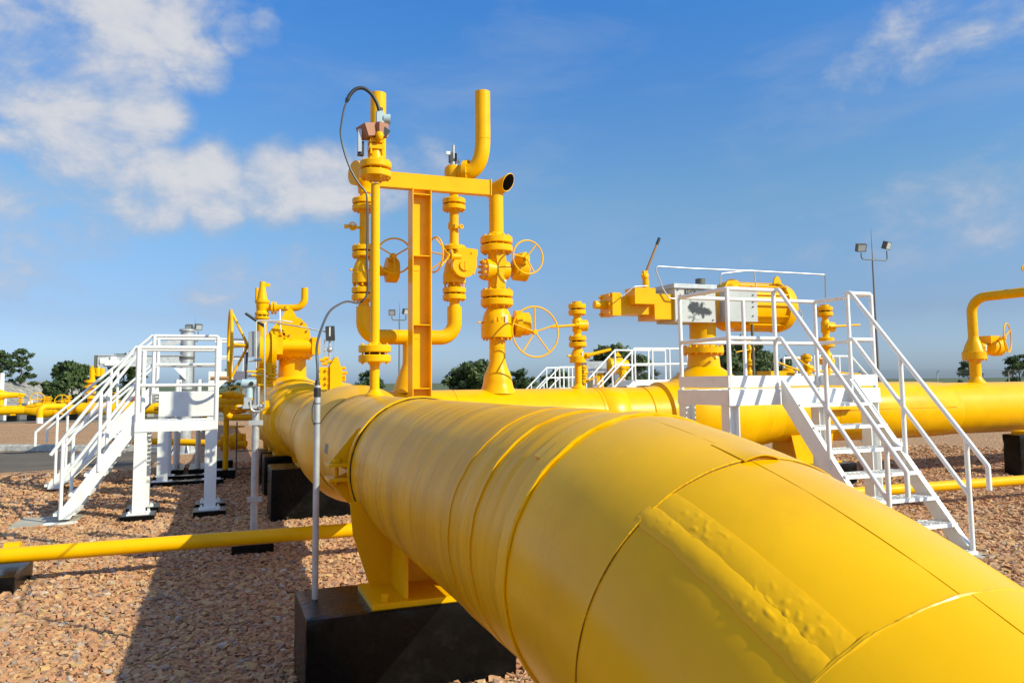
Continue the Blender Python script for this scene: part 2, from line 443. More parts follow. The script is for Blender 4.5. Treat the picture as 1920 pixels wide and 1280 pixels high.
def flange_pair(T, c, ax, R, th, gap, nb, rp, mt='yellow_paint', indiv=True):
    """two bolted discs either side of c, gasket gap between, studs with nuts all round"""
    c = V(c); a = V(ax).normalized(); first = None; e = th * .12
    for sg in (-1, 1):
        b = MB(); b.lathe(c + a * sg * gap / 2, a * sg, [(0, R - e), (e, R), (th - e, R), (th, R - e), (th, rp * 1.35), (th + rp * .55, rp * 1.02)], 32)
        o = b.build('flange', mt, T); first = first or o
    MB().cyl(c - a * gap * .5, c + a * gap * .5, R * .62, n=24).build('gasket', 'dark_gap', T)
    rb = R * .055
    if indiv: bolts(first, c, a, R * .80, nb, gap + 2 * th + rb * 2.6, rb, mt)
    else:
        b = MB(); x, y, _ = frame(a)
        for i in range(nb):
            t = 2 * PI * i / nb; q = c + (x * math.cos(t) + y * math.sin(t)) * R * .8; h = a * (gap / 2 + th + rb * 1.3)
            b.cyl(q - h, q + h, rb * 1.6, n=6)
        b.build('stud_bolts', mt, T)['kind'] = 'stuff'
    return first


def handwheel(T, c, ax, R, r, ns, dish=0., hub=.03, ph=0., mt='yellow_paint', stem=None):
    """rim + separate spokes to a hub set back by dish along the axis"""
    c = V(c); x, y, a = frame(ax); h = c - a * dish
    w = MB(); w.torus(c, a, R, r, 48, 8); w.cyl(h - a * hub * .8, h + a * hub * .8, hub, n=12)
    if stem: w.cyl(h, V(stem), hub * .62, n=12)
    o = w.build('handwheel', mt, T)
    for i in range(ns):
        t = 2 * PI * i / ns + ph; d = x * math.cos(t) + y * math.sin(t)
        MB().cyl(h + d * hub * .7, c + d * R, r * .85, n=8).build('spoke', mt, o)
    return o


def lever(T, p0, p1, r, mt='yellow_paint', grip=None):
    o = MB().cyl(p0, p1, r, r * .8, n=10).build('lever', mt, T)
    if grip: MB().cyl(V(p0).lerp(V(p1), 1 - grip), V(p1) + (V(p1) - V(p0)) * .01, r * 1.15, n=10).build('grip', 'black_rubber', o)
    return o


def tagplate(T, c, w, h, nrm=(0, -1, 0), mt='silver_tag'):
    n = V(nrm).normalized(); x = V((0, 0, 1)).cross(n).normalized(); u = n.cross(x)
    return MB().box(V(c), (w, h, .006), Matrix((x, u, n)).transposed()).build('name_plate', mt, T)

# ------------------------------------------------------------------ the setting
struct(MB().add([(-900, -60, 0), (900, -60, 0), (900, 1600, 0), (-900, 1600, 0)], [(0, 1, 2, 3)]).build('gravel_ground', 'gravel_bed', smooth=False))

# access road that ends beside the stairs, with a rough stone kerb on its far side
e = .004
rp = [(-60, 17.6), (-8, 18.0), (-4.2, 18.3), (-1.9, 18.55), (-1.2, 19.3), (-1.0, 20.6), (-1.6, 21.9), (-5.2, 23.9), (-12, 24.6), (-60, 26)]
struct(MB().add([(x, y, e) for x, y in rp], [tuple(range(len(rp)))]).build('access_road', 'asphalt', smooth=False))
kb = tag(MB().tube(fillet([(-1.0, 21.2, .02), (-1.7, 22.2, .03), (-5.2, 24.2, .03), (-12, 24.9, .03), (-60, 26.4, .03)], .5, 4), .16, 8).build('road_kerb', 'kerb_stone', loc=(-5, 24, 0)), 'low grey stone kerb along the far side of the asphalt road', 'kerb')
# grey hardstanding under the distant pipe rack, and a bank of pale stones behind it
struct(MB().add([(-120, 43.5, e), (-9.6, 43.2, e), (3, 38, e), (3, 120, e), (-120, 140, e)], [(0, 1, 2, 3, 4)]).build('far_hardstanding', 'far_asphalt', smooth=False))


gp = [(-900, 150), (-60, 120), (3, 74), (30, 66), (900, 66), (900, 1600), (-900, 1600)]
mat('grass', (.085, .10, .035), .95, var=.3, vscale=.15)
struct(MB().add([(x, y, .008) for x, y in gp], [tuple(range(len(gp)))]).build('grass_field', 'grass', smooth=False))


def mound():
    vs = []; fs = []; n = 60; mm = 24
    for j in range(mm + 1):
        for i in range(n + 1):
            x = -95 + 87 * i / n; y = 60 + 60 * j / mm
            px = max(0, min(1, (-14 - x) / 6.0)); py = min(1, j / 8)
            hgt = 2.3 * (px * px * (3 - 2 * px)) * (py * py * (3 - 2 * py))
            vs.append((x, y, hgt + random.uniform(-.1, .1) * (hgt > .1) - .02))
    for j in range(mm):
        for i in range(n): fs.append((j * (n + 1) + i, j * (n + 1) + i + 1, (j + 1) * (n + 1) + i + 1, (j + 1) * (n + 1) + i))
    mt = mat('rubble', (.34, .30, .25), .95, var=.55, vscale=1.7, bump=1, bscale=1.6, dirt=(.06, .05, .04), dscale=1.9, damt=1.)
    struct(MB().add(vs, fs).build('stone_bank', 'rubble', loc=(-40, 60, 0)))


mound()


def gravel():
    bv = np.array([(x, y, z) for x in (-1, 1) for y in (-1, 1) for z in (-1, 1)]) * .74
    bf = np.array([(0, 1, 3), (0, 3, 2), (4, 6, 7), (4, 7, 5), (0, 4, 5), (0, 5, 1), (2, 3, 7), (2, 7, 6), (0, 2, 6), (0, 6, 4), (1, 5, 7), (1, 7, 3)])
    P = []
    for x0, x1, y0, y1, dn, r0, r1 in [(-2.4, 2.3, 3.3, 6.4, 3000, .008, .029), (-3.6, 2.4, 6.4, 10.2, 2000, .010, .030), (-5.0, 2.0, 10.2, 14.2, 850, .017, .036), (-7, 1.5, 14.2, 18.2, 300, .024, .04),
                                      (3.2, 8.5, 4.2, 8.0, 1300, .012, .032), (6.5, 12.5, 5.0, 10.0, 800, .015, .034), (8, 17, 9.5, 14.5, 300, .022, .04)]:
        n = int((x1 - x0) * (y1 - y0) * dn)
        q = np.empty((n, 4)); q[:, 0] = rng.uniform(x0, x1, n); q[:, 1] = rng.uniform(y0, y1, n); q[:, 3] = r0 + (r1 - r0) * rng.random(n) ** 1.8
        q[:, 2] = q[:, 3] * rng.uniform(-.2, .75, n)
        P.append(q)
    P = np.concatenate(P)
    # keep only what can be seen from about here, and not on the road, plinths or pads
    k = P[:, 0] * _F.x + P[:, 1] * _F.y; lat = P[:, 0] * _R.x + P[:, 1] * _R.y
    keep = (np.abs(lat / k) < .74) & (k > 1)
    x, y = P[:, 0], P[:, 1]
    keep &= ~((y > 17.5) & (x < -1))
    keep &= ~((x > .46) & (x < 1.7) & (y > 4.35) & (y < 4.95)) & ~((x > -2.32) & (x < -1.62) & (y > 10.98) & (y < 11.75))
    P = P[keep]; n = len(P)
    sc3 = rng.uniform(.5, 1.3, (n, 1, 3)); vv = (bv[None] + rng.uniform(-.52, .52, (n, 8, 3))) * sc3
    a = rng.uniform(0, 2 * PI, n); bta = rng.uniform(-.9, .9, n)
    ca, sa, cb, sb = np.cos(a)[:, None], np.sin(a)[:, None], np.cos(bta)[:, None], np.sin(bta)[:, None]
    X = vv[:, :, 0]; Y = vv[:, :, 1] * cb - vv[:, :, 2] * sb; Z = (vv[:, :, 1] * sb + vv[:, :, 2] * cb) * .60
    o = np.stack([X * ca - Y * sa, X * sa + Y * ca, Z], 2) * P[:, 3][:, None, None] + P[:, None, :3]
    vs = o.reshape(-1, 3); fs = (bf[None] + (np.arange(n) * 8)[:, None, None]).reshape(-1)
    me = bpy.data.meshes.new('gravel'); me.vertices.add(len(vs)); me.vertices.foreach_set('co', vs.astype(np.float32).ravel())
    nf = n * 12; me.loops.add(nf * 3); me.loops.foreach_set('vertex_index', fs.astype(np.int32))
    me.polygons.add(nf); me.polygons.foreach_set('loop_start', np.arange(0, nf * 3, 3, dtype=np.int32))
    me.update(calc_edges=True); me.shade_flat(); me.materials.append(MT['gravel_stone'])
    ob = bpy.data.objects.new('gravel', me); COL.objects.link(ob); ob['kind'] = 'stuff'
    ob['label'] = 'loose reddish brown crushed stones covering the yard'; ob['category'] = 'gravel'
    print('stones', n)


gravel()

# ------------------------------------------------------------------ main line
AX, AZ, PR = 1.25, 1.137, .457
Y0, RB, AM, AZB = 2.4, 3.0, math.radians(28), .06
SIDE = V((math.sin(AZB), 0, -math.cos(AZB))); FW = V((0, -1, 0)); P0 = V((AX, Y0, AZ))


def cl(s):
    if s < 0: return P0 + FW * s, FW
    a = min(s / RB, AM); p = P0 + FW * (RB * math.sin(a)) + SIDE * (RB * (1 - math.cos(a))); d = FW * math.cos(a) + SIDE * math.sin(a)
    if s / RB > AM: p = p + d * (s - RB * AM)
    return p, d


def surf(s, phi, R):
    p, d = cl(s); x = (V((1, 0, 0)) - d * d.x).normalized(); z = x.cross(d) * -1
    if z.z < 0: z = -z
    return p + (x * math.cos(phi) + z * math.sin(phi)) * R


def wob(phi, k, amp):
    return amp * (math.sin(3 * phi + k) + .6 * math.sin(7 * phi + 2.1 * k) + .5 * math.sin(17 * phi + k * 3.3) + .4 * math.sin(31 * phi + k))


def section(T, name, s0, s1, R, mt, n=120, ds=.08, w0=0., w1=0., seed=0., lump=0.):
    ns = max(2, int(abs(s1 - s0) / ds)); b = MB(); vs = []; fs = []
    for i in range(ns + 1):
        u = i / ns
        for j in range(n):
            ph = 2 * PI * j / n
            s = s0 + (s1 - s0) * u + (wob(ph, seed, w0) * (1 - u) ** 3 if w0 else 0) + (wob(ph, seed + 2, w1) * u ** 3 if w1 else 0)
            vs.append(surf(s, ph, R + lump * (math.sin(5 * ph + 9 * s) * math.sin(3 * s * 4 + ph))))
    for i in range(ns):
        for j in range(n):
            q = (j + 1) % n; fs.append((i * n + j, i * n + q, i * n + n + q, i * n + n + j))
    # turned-down edges give the sheet its thickness
    for ring, base in ((0, 0), (ns, ns * n)):
        st = len(vs)
        for j in range(n):
            p = vs[base + j]; c = cl(s0 if ring == 0 else s1)[0]; vs.append(p + (c - p).normalized() * .02)
        for j in range(n):
            q = (j + 1) % n; fs.append((base + j, base + q, st + q, st + j))
    return b.add(vs, fs).build(name, mt, T, ang=30)


def patch(T, name, s0, s1, f0, f1, R, mt, th=.012, ns=30, nf=10, edge=0., lump=0., lift=None, seed=1., crown=0., bub=0.):
    vs = []; fs = []
    for layer in (0, 1):
        for i in range(ns + 1):
            u = i / ns
            for j in range(nf + 1):
                w = j / nf; ph = f0 + (f1 - f0) * w; s = s0 + (s1 - s0) * u
                ph += edge * (math.sin(40 * s + seed) + .7 * math.sin(97 * s + 2 * seed)) * (1 if w > .5 else -1) * abs(2 * w - 1)
                r = R + (lump * (math.sin(31 * s + 40 * ph) * math.sin(57 * s - 23 * ph)) * math.sin(PI * w) if lump else 0)
                if lift: r += lift * u * u * math.sin(PI * w)
                if crown: r += crown * math.sin(PI * w) ** .8
                if bub:
                    q_ = mnoise.noise(V((s * 62 + seed * 7, ph * 30, seed))); q2_ = mnoise.noise(V((s * 5 + 3, ph * 3, seed)))
                    r += bub * max(0., q_ - .08) * 2.2 * max(0., .45 + q2_ * 1.6) * min(1, 6 * w, 6 * (1 - w))
                vs.append(surf(s, ph, r - (th if layer else 0)))
    K = (ns + 1) * (nf + 1); g = lambda l, i, j: l * K + i * (nf + 1) + j
    for i in range(ns):
        for j in range(nf):
            fs.append((g(0, i, j), g(0, i, j + 1), g(0, i + 1, j + 1), g(0, i + 1, j))); fs.append((g(1, i, j), g(1, i + 1, j), g(1, i + 1, j + 1), g(1, i, j + 1)))
    for i in range(ns):
        for j, a in ((0, 0), (nf, 1)): fs.append((g(0, i, j), g(0, i + 1, j), g(1, i + 1, j), g(1, i, j)))
    for j in range(nf):
        for i in (0, ns): fs.append((g(0, i, j), g(0, i, j + 1), g(1, i, j + 1), g(1, i, j)))
    return MB().add(vs, fs).build(name, mt, T, ang=50)


def bead(T, s, R, r, mt, f0=0., f1=2 * PI, seed=0., amp=.003, n=140, name='seam_bead'):
    pts = []; rs = []
    for i in range(n + 1):
        ph = f0 + (f1 - f0) * i / n; pts.append(surf(s + wob(ph, seed, amp), ph, R)); rs.append(r * (.7 + .6 * random.random()))
    return MB().tube(pts, rs, 6).build(name, mt, T)


M1 = thing('gas_pipeline', 'huge glossy yellow pipeline bending down into the ground in the foreground', 'pipeline', (AX, Y0, 0))
section(M1, 'straight_section', 2.4 - 7.02, .19, PR, 'coated_pipe', ds=.5)
section(M1, 'coating_band', -.50, -.36, PR + .004, 'coated_pipe', ds=.03, w0=.006, w1=.006)
section(M1, 'coating_band', -.22, -.10, PR + .005, 'coated_pipe', ds=.03, w0=.008, w1=.005, seed=2)
section(M1, 'wrap_sheet', .18, .71, PR + .009, 'wrap_yellow', w0=.003, seed=1, lump=.0012)
section(M1, 'wrap_sheet', .70, 1.23, PR + .005, 'wrap_yellow', seed=3, lump=.0012)
section(M1, 'wrap_sheet', 1.22, 4.2, PR + .011, 'wrap_yellow', w0=.004, seed=4, lump=.0012)
section(M1, 'wrap_band', .182, .25, PR + .0135, 'wrap_lumpy', ds=.02, w0=.003, w1=.004, seed=6)
bead(M1, .18, PR + .0012, .0016, 'seam_brown', f0=math.radians(128), f1=math.radians(215), seed=1, n=240)
bead(M1, .252, PR + .013, .005, 'wrap_yellow', seed=6)
bead(M1, .711, PR + .0058, .0013, 'seam_brown', f0=math.radians(60), f1=math.radians(215), seed=2, amp=.001, n=260)
bead(M1, .708, PR + .0072, .003, 'wrap_yellow', f0=math.radians(40), f1=math.radians(140), seed=2, amp=.0012, n=260)
bead(M1, 1.222, PR + .009, .0034, 'wrap_yellow', seed=4, n=260, amp=.0014)
rd = math.radians
patch(M1, 'wrap_strip', .70, 1.225, rd(121.5), rd(131), PR + .0058, 'wrap_lumpy', edge=.0012, ns=170, nf=34, crown=.0022, bub=.0019)
patch(M1, 'wrap_strip', .695, 1.23, rd(128.5), rd(136), PR + .0068, 'wrap_lumpy', edge=.0030, seed=3, ns=150, nf=24, crown=.0042, bub=.0010)
patch(M1, 'overlap_edge', .255, .705, rd(78), rd(95), PR + .00945, 'wrap_yellow', th=.006)
patch(M1, 'overlap_edge', .71, 1.22, rd(78), rd(94), PR + .0054, 'wrap_yellow', th=.006)
patch(M1, 'overlap_edge', 1.225, 2.2, rd(78), rd(92.5), PR + .0114, 'wrap_yellow', th=.006)
patch(M1, 'lifted_flap', .60, .718, rd(84), rd(97), PR + .0112, 'wrap_yellow', th=.003, lift=.009)
patch(M1, 'wrap_tab', .12, .19, rd(100), rd(134), PR + .0075, 'wrap_yellow', edge=.002)
# ring clamp at the first support
for s in (-2.60,):
    section(M1, 'clamp_ring', s - .03, s + .012, PR + .018, 'yellow_paint', ds=.02)
    section(M1, 'clamp_ring', s - .24, s - .03, PR + .006, 'yellow_paint', ds=.05)
    bead(M1, s + .013, PR + .004, .004, 'dark_gap', seed=5, amp=.0005)
yc = Y0 + 2.60 + .14
for sg in (1, -1):
    rb_ = MB(); poly = []
    for k in range(9):
        a = PI - sg * rd(40) * k / 8; poly.append((math.cos(a) * (PR - .01), math.sin(a) * (PR - .01)))
    rb_.prism(poly + [(math.cos(PI - sg * rd(34)) * (PR + .02), math.sin(PI - sg * rd(34)) * (PR + .02)), (-(PR + .115), sg * .055)][::1], (AX, yc, AZ), (1, 0, 0), (0, 0, 1), .03)
    rb_.build('clamp_rib', 'yellow_paint', M1)
    MB().ext((AX - PR - .13, yc - .11, AZ + sg * .045 - .010), (AX - PR + .03, yc + .09, AZ + sg * .045 + .010)).build('clamp_lug', 'yellow_paint', M1)
cb_ = MB(); cb_.cyl((AX - PR - .07, yc - .02, AZ - .085), (AX - PR - .07, yc - .02, AZ + .085), .014, n=8)
cb_.cyl((AX - PR - .07, yc - .02, AZ + .056), (AX - PR - .07, yc - .02, AZ + .082), .03, n=6); cb_.build('clamp_bolt', 'yellow_paint', M1)
patch(M1, 'primer_patch', 2.4 - 6.30, 2.4 - 6.12, rd(168), rd(177), PR + .0015, 'smudge_grey', th=.004, ns=8, nf=4, edge=.01)
# swollen fitting before the tee, then the tee itself and the run to the next valve
MB().lathe((AX, 7.0, AZ), (0, 1, 0), [(0, .462), (.05, .474), (.16, .50), (.38, .545), (.9, .545), (1.2, .50), (1.3, .46)], 96, False).build('insulating_joint', 'yellow_paint', M1, ang=60)
MB().lathe((AX, 8.2, AZ), (0, 1, 0), [(0, PR), (3.55, PR)], 96, False).build('straight_section', 'coated_pipe', M1)
for yy in (9.3, 11.2): MB().torus((AX, yy, AZ), (0, 1, 0), PR, .006, 80, 6).build('weld_seam', 'yellow_paint', M1)
MB().lathe((AX, 17.6, AZ), (0, 1, 0), [(0, PR), (16, PR)], 48, False).build('straight_section', 'yellow_paint', M1)


def plinth(name, label, x0, x1, y0, y1, z, saddle=None, group='black concrete pipe plinths', bevel=.02):
    T = thing(name, label, 'plinth', ((x0 + x1) / 2, (y0 + y1) / 2, 0), group)
    b = MB(); vs = []; fs = []
    nx = max(4, min(40, int((x1 - x0) / .03))) if y0 < 20 else 2; ny = max(4, min(30, int((y1 - y0) / .03))) if y0 < 20 else 2; nz = max(3, min(24, int(z / .03))) if y0 < 20 else 2

    def P_(x, y, q):
        p = V((x, y, q)); e_ = [min(x - x0, x1 - x), min(y - y0, y1 - y), z - q]; near = sorted(e_)[:2]
        ins = V(((1 if x - x0 < x1 - x else -1), (1 if y - y0 < y1 - y else -1), -1))
        if near[1] < .02: p += V((ins.x * (e_[0] < .02), ins.y * (e_[1] < .02), ins.z * (e_[2] < .02))) * (.003 + .009 * max(0, mnoise.noise(V((x, y, q)) * 9)))
        return p + V(mnoise.noise_vector(V((x, y, q)) * 6)) * .0035

    def grid(o, u, w, nu, nw):
        st = len(vs)
        for i_ in range(nu + 1):
            for j_ in range(nw + 1): vs.append(P_(*(V(o) + V(u) * (i_ / nu) + V(w) * (j_ / nw))))
        for i_ in range(nu):
            for j_ in range(nw): k_ = st + i_ * (nw + 1) + j_; fs.append((k_, k_ + nw + 1, k_ + nw + 2, k_ + 1))
    X_, Y_, Z_ = (x1 - x0, 0, 0), (0, y1 - y0, 0), (0, 0, z + .05)
    grid((x0, y0, -.05), X_, Z_, nx, nz); grid((x1, y0, -.05), Y_, Z_, ny, nz); grid((x1, y1, -.05), (-(x1 - x0), 0, 0), Z_, nx, nz); grid((x0, y1, -.05), (0, -(y1 - y0), 0), Z_, ny, nz); grid((x0, y0, z), X_, Y_, nx, ny)
    b.add(vs, fs); b.build('block', 'black_bitumen', T)
    return T


T = plinth('pipe_plinth', 'large black painted concrete plinth under the nearest pipe clamp', .46, 1.66, 4.35, 5.0, .45)
MB().ext((.82, 4.38, .452), (1.62, 4.86, .485)).build('base_plate', 'yellow_paint', T)
MB().ext((.80, 4.36, .44), (1.64, 4.88, .4525)).build('grout_bed', 'black_bitumen', T)
zt = .485
MB().prism([(-.49, .50), (.49, .50), (.47, .36), (.37, 0), (-.37, 0), (-.47, .30)], (AX, 4.80, zt), (1, 0, 0), (0, 0, 1), .022).build('saddle_plate', 'yellow_paint', T)
for x in (1.02, 1.46): MB().ext((x - .011, 4.42, zt), (x + .011, 4.789, .85)).build('saddle_web', 'yellow_paint', T)
for k, x in enumerate((.90, 1.55)): MB().cyl((x, 4.43, .485), (x, 4.43, .525), .02, n=6).build('anchor_nut', 'yellow_paint', T)

T = plinth('pipe_plinth', 'black concrete plinth standing behind the slim conduit pole', .64, 1.76, 10.2, 10.95, .64)
MB().ext((.98, 10.3, .642), (1.56, 10.85, .665)).build('base_plate', 'yellow_paint', T)
MB().prism([(-.40, .36), (.40, .36), (.30, 0), (-.30, 0)], (AX, 10.72, .665), (1, 0, 0), (0, 0, 1), .02).build('saddle_plate', 'yellow_paint', T)
MB().ext((1.05, 10.34, .665), (1.07, 10.70, .86)).build('saddle_web', 'yellow_paint', T)
for (pb, pt, lab, wd) in (((494, 930), 856, 'black concrete plinth under the big ball valve, third back along the line', 1.05), ((487, 912), 848, 'black concrete plinth beneath the far end of the big ball valve', 1.05), ((479, 895), 845, 'farthest visible black plinth in the row under the main line', 1.1)):
    p = W(*pb, Z=0); T = plinth('pipe_plinth', lab, p.x, p.x + wd, p.y, p.y + .6, zr(p.x, p.y, pt))
    MB().ext((p.x + .15, p.y + .08, zr(p.x, p.y, pt)), (p.x + wd - .15, p.y + .5, AZ - .5)).build('saddle_block', 'yellow_paint', T)

# ------------------------------------------------------------------ cross line
YB = 10.3
M2 = thing('branch_pipeline', 'long yellow pipeline running off to the right behind the risers', 'pipeline', (4, YB, 0))
MB().lathe((AX + .2, YB, AZ), (1, 0, 0), [(0, PR * .97), (.5, PR), (4.6, PR)], 96, False).build('straight_section', 'yellow_paint', M2)
MB().lathe((AX + .18, YB, AZ), (1, 0, 0), [(0, .60), (.18, .56), (.34, .49), (.50, .459)], 64, False).build('tee_neck', 'yellow_paint', M2)
MB().lathe((8.3, YB, AZ), (1, 0, 0), [(0, PR), (40, PR)], 96, False).build('straight_section', 'yellow_paint', M2)
MB().lathe((9.35, YB, AZ), (1, 0, 0), [(0, PR + .002), (.03, PR + .012), (1.2, PR + .030), (2.2, PR + .026), (2.72, PR + .010), (2.75, PR + .002)], 96, False).build('wrap_sleeve', 'wrap_yellow', M2)
for x in (3.0, 5.15, 5.55, 9.1, 10.15): MB().torus((x, YB, AZ), (1, 0, 0), PR, .006, 80, 6).build('weld_seam', 'yellow_paint', M2)
MB().lathe((5.2, YB, AZ), (1, 0, 0), [(0, PR + .001), (.01, PR + .008), (.36, PR + .008), (.37, PR + .001)], 96, False).build('wrap_sleeve', 'wrap_yellow', M2)
b = MB(); b.box((10.6, YB - PR - .028, AZ + .05), (2.6, .006, .010)); b.build('overlap_edge', 'wrap_yellow', M2)
p = W(1917, 893, Z=0)
T = plinth('pipe_plinth', 'black plinth cut off by the right edge of the picture', p.x, p.x + .95, p.y, p.y + .32, zr(p.x, p.y, 815))
MB().ext((p.x + .2, p.y + .05, .55), (p.x + .75, p.y + .30, .75)).build('saddle_block', 'yellow_paint', T)
T = plinth('pipe_plinth', 'black plinth beneath the yellow saddle seen through the white steps', 8.3, 9.5, 9.7, 10.9, .36)
MB().ext((8.45, 9.85, .362), (9.35, 10.7, .385)).build('base_plate', 'yellow_paint', T)
MB().prism([(-.42, .42), (.42, .42), (.32, 0), (-.32, 0)], (8.9, 9.99, .385), (1, 0, 0), (0, 0, 1), .02).build('saddle_plate', 'yellow_paint', T)
for x in (8.62, 9.18): MB().ext((x - .01, 10.0, .385), (x + .01, 10.6, .8)).build('saddle_web', 'yellow_paint', T)
p = W(1465, 762, Y=9.83)
T = thing('pipe_bracket', 'small yellow angle bracket on the branch pipeline behind the top tread', 'bracket', (9.1, 9.8, .9))
MB().ext((8.95, 9.72, 1.20), (9.55, 9.95, 1.225)).build('shelf_plate', 'yellow_paint', T)
MB().prism([(0, 0), (.22, 0), (0, -.22)], (9.1, 9.83, 1.2), (1, 0, 0), (0, 0, 1), .02).build('gusset', 'yellow_paint', T)


def ball_valve_body(T, c, ax, R, rp, half, top=None):
    c = V(c); a = V(ax)
    MB().lathe(c - a * half, a, [(0, rp), (.10, rp + .02), (.30, R * .92), (.34, R), (2 * half * .5 - .1, R * 1.03), (2 * half * .5 + .1, R * 1.03), (2 * half - .34, R), (2 * half - .30, R * .92), (2 * half - .1, rp + .02), (2 * half, rp)], 72, False).build('valve_body', 'yellow_paint', T, ang=50)
    for t in (-half + .32, half - .32): MB().torus(c + a * t, a, R * .985, .014, 72, 6).build('body_weld', 'yellow_paint', T)


# small pipe that crosses the yard close to the ground, under the main line
YS, ZS = 7.98, .27
SP = thing('drain_pipe', 'thin straight yellow pipe running low across the gravel', 'pipe', (0, YS, 0))
MB().cyl((-9, YS, ZS), (20, YS - .5, ZS), .066, n=24).build('pipe', 'yellow_paint', SP)
p = W(10, 1028, Y=YS); MB().lathe((p.x - .02, YS + .08, ZS), (1, 0, 0), [(0, .066), (.0, .078), (.12, .078), (.12, .066)], 24).build('coupling', 'yellow_paint', SP)
T = plinth('pipe_block', 'low grey-black block at the left edge under the thin pipe', -2.35, -1.53, YS - .42, YS + .28, .15, group='black concrete pipe plinths')
MB().ext((-2.05, YS - .07, .15), (-1.78, YS + .13, .21)).build('saddle_block', 'yellow_paint', T)

# ------------------------------------------------------------------ risers, vents and valves
YP = 'yellow_paint'


def col_things(name, label, cat, X, Y, z0=0., group=None):
    return thing(name, label, cat, (X, Y, z0), group)


# --- slim instrument riser on the main line, in front of the vent stacks
X7, Y7 = AX, 6.63
R7 = thing('instrument_riser', 'slim yellow riser with bolted flanges and a brown gauge head on top', 'riser pipe', (X7, Y7, AZ + PR))
Z = lambda py: zr(X7, Y7, py)
ztop = AZ + PR
MB().lathe((X7, Y7, ztop - .02), (0, 0, 1), [(0, .085), (.03, .082), (.05, .055), (.07, .046)], 24).build('boss', YP, R7)
MB().lathe((X7, Y7, ztop), (0, 0, 1), [(0, .041), (Z(345) - ztop, .039)], 24).build('stem_pipe', YP, R7)
flange_pair(R7, (X7, Y7, Z(663)), (0, 0, 1), .138, .062, .022, 8, .045)
flange_pair(R7, (X7, Y7, Z(319)), (0, 0, 1), .138, .062, .020, 8, .045)
z0 = Z(303)
MB().lathe((X7, Y7, z0), (0, 0, 1), [(0, .075), (.03, .068), (.09, .05), (.10, .05)], 20).build('bonnet', YP, R7)
for k, zz in enumerate((Z(278), Z(266))): MB().box((X7 + .0, Y7, zz), (.125, .125, .04)).build('yoke_plate', YP, R7)
for sx in (-1, 1):
    for sy in (-1, 1): MB().cyl((X7 + sx * .05, Y7 + sy * .05, Z(292)), (X7 + sx * .05, Y7 + sy * .05, Z(262)), .011, n=8).build('yoke_stud', YP, R7)
MB().lathe((X7, Y7, Z(292)), (0, 0, 1), [(0, .035), (.16, .035)], 16).build('spindle', YP, R7)
p = V((X7 - .015, Y7 - .03, Z(250)))
rot = Matrix.Rotation(-.30, 3, 'Y') @ Matrix.Rotation(.5, 3, 'Z')
MB().box(p + V((-.045, 0, .0)), (.17, .13, .115), rot).build('gauge_cover', 'brown_cover', R7)
MB().box(p + V((.045, -.02, .012)), (.10, .10, .12), Matrix.Rotation(.5, 3, 'Z')).build('gauge_cover', 'brown_cover', R7)
MB().ball(p + V((.03, -.06, -.05)), .036, sz=1.3).build('dome_cap', YP, R7)
MB().box(p + V((-.135, -.02, -.10)), (.03, .05, .20)).build('side_tube', 'grey_metal', R7)
MB().box(p + V((-.12, .01, -.16)), (.05, .06, .12)).build('solenoid', 'black_rubber', R7)
MB().box(p + V((.085, -.04, -.005)), (.06, .05, .06), Matrix.Rotation(.6, 3, 'Y')).build('latch', 'black_rubber', R7)
MB().box(V((X7 + .03, Y7 - .03, Z(225))), (.062, .062, .135)).build('junction_box', 'pale_blue_grey', R7)
MB().cyl(V((X7 + .06, Y7 - .03, Z(224))), V((X7 + .12, Y7 - .04, Z(224))), .042, .046, n=18).build('box_cap', 'pale_blue_grey', R7)
MB().cyl(V((X7 + .03, Y7 - .03, Z(211))), V((X7 + .03, Y7 - .03, Z(204))), .026, n=12).build('cable_gland', 'black_rubber', R7)

# --- conduit pole on the near plinth and the cable that climbs from it to the gauge head
XP, YPOLE = .555, 4.76
CP = thing('conduit_pole', 'slim grey conduit pole standing on the near black plinth', 'pole', (XP, YPOLE, .45))
zc = zr(XP, YPOLE, 722)
MB().cyl((XP, YPOLE, .44), (XP, YPOLE, zc), .0185, n=16).build('pole_tube', 'galvanised', CP)
MB().cyl((XP, YPOLE, zr(XP, YPOLE, 744)), (XP, YPOLE, zr(XP, YPOLE, 728)), .021, n=16).build('tape_band', 'black_rubber', CP)
MB().cyl((XP, YPOLE, zc - .03), (XP, YPOLE, zc + .03), .021, .012, n=16).build('end_cap', 'black_rubber', CP)
for py in (756, 793): MB().torus((XP, YPOLE, zr(XP, YPOLE, py)), (0, 0, 1), .020, .0025, 20, 5).build('cable_tie', 'black_rubber', CP)
MB().tube(fillet([(XP - .018, YPOLE - .008, zr(XP, YPOLE, 750)), (XP - .030, YPOLE - .008, zr(XP, YPOLE, 765)), (XP - .030, YPOLE - .01, zr(XP, YPOLE, 785)), (XP - .017, YPOLE - .01, zr(XP, YPOLE, 797))], .01), .0025, 6).build('tie_wire', 'black_rubber', CP)
q7 = lambda px, py, dy=0.: W(px, py, Y=Y7 - .06 + dy)
up = [q7(711, 207), q7(706, 192), q7(696, 176), q7(682, 166), q7(668, 167), q7(657, 177), q7(651, 188)]
dn = [q7(651, 188), q7(645, 206), q7(640, 234), q7(639, 252), q7(645, 283), q7(657, 317), q7(672, 343), q7(684, 358), q7(688, 372), q7(689, 420), q7(688, 480), q7(690, 530), q7(689, 548), q7(682, 562), q7(670, 568)]
mid = [q7(670, 568), q7(652, 565, -.3), q7(635, 571, -.7), q7(617, 585, -1.1), q7(603, 615, -1.5), q7(594, 650, -1.75), V((XP, YPOLE, zr(XP, YPOLE, 690))), V((XP, YPOLE, zc))]


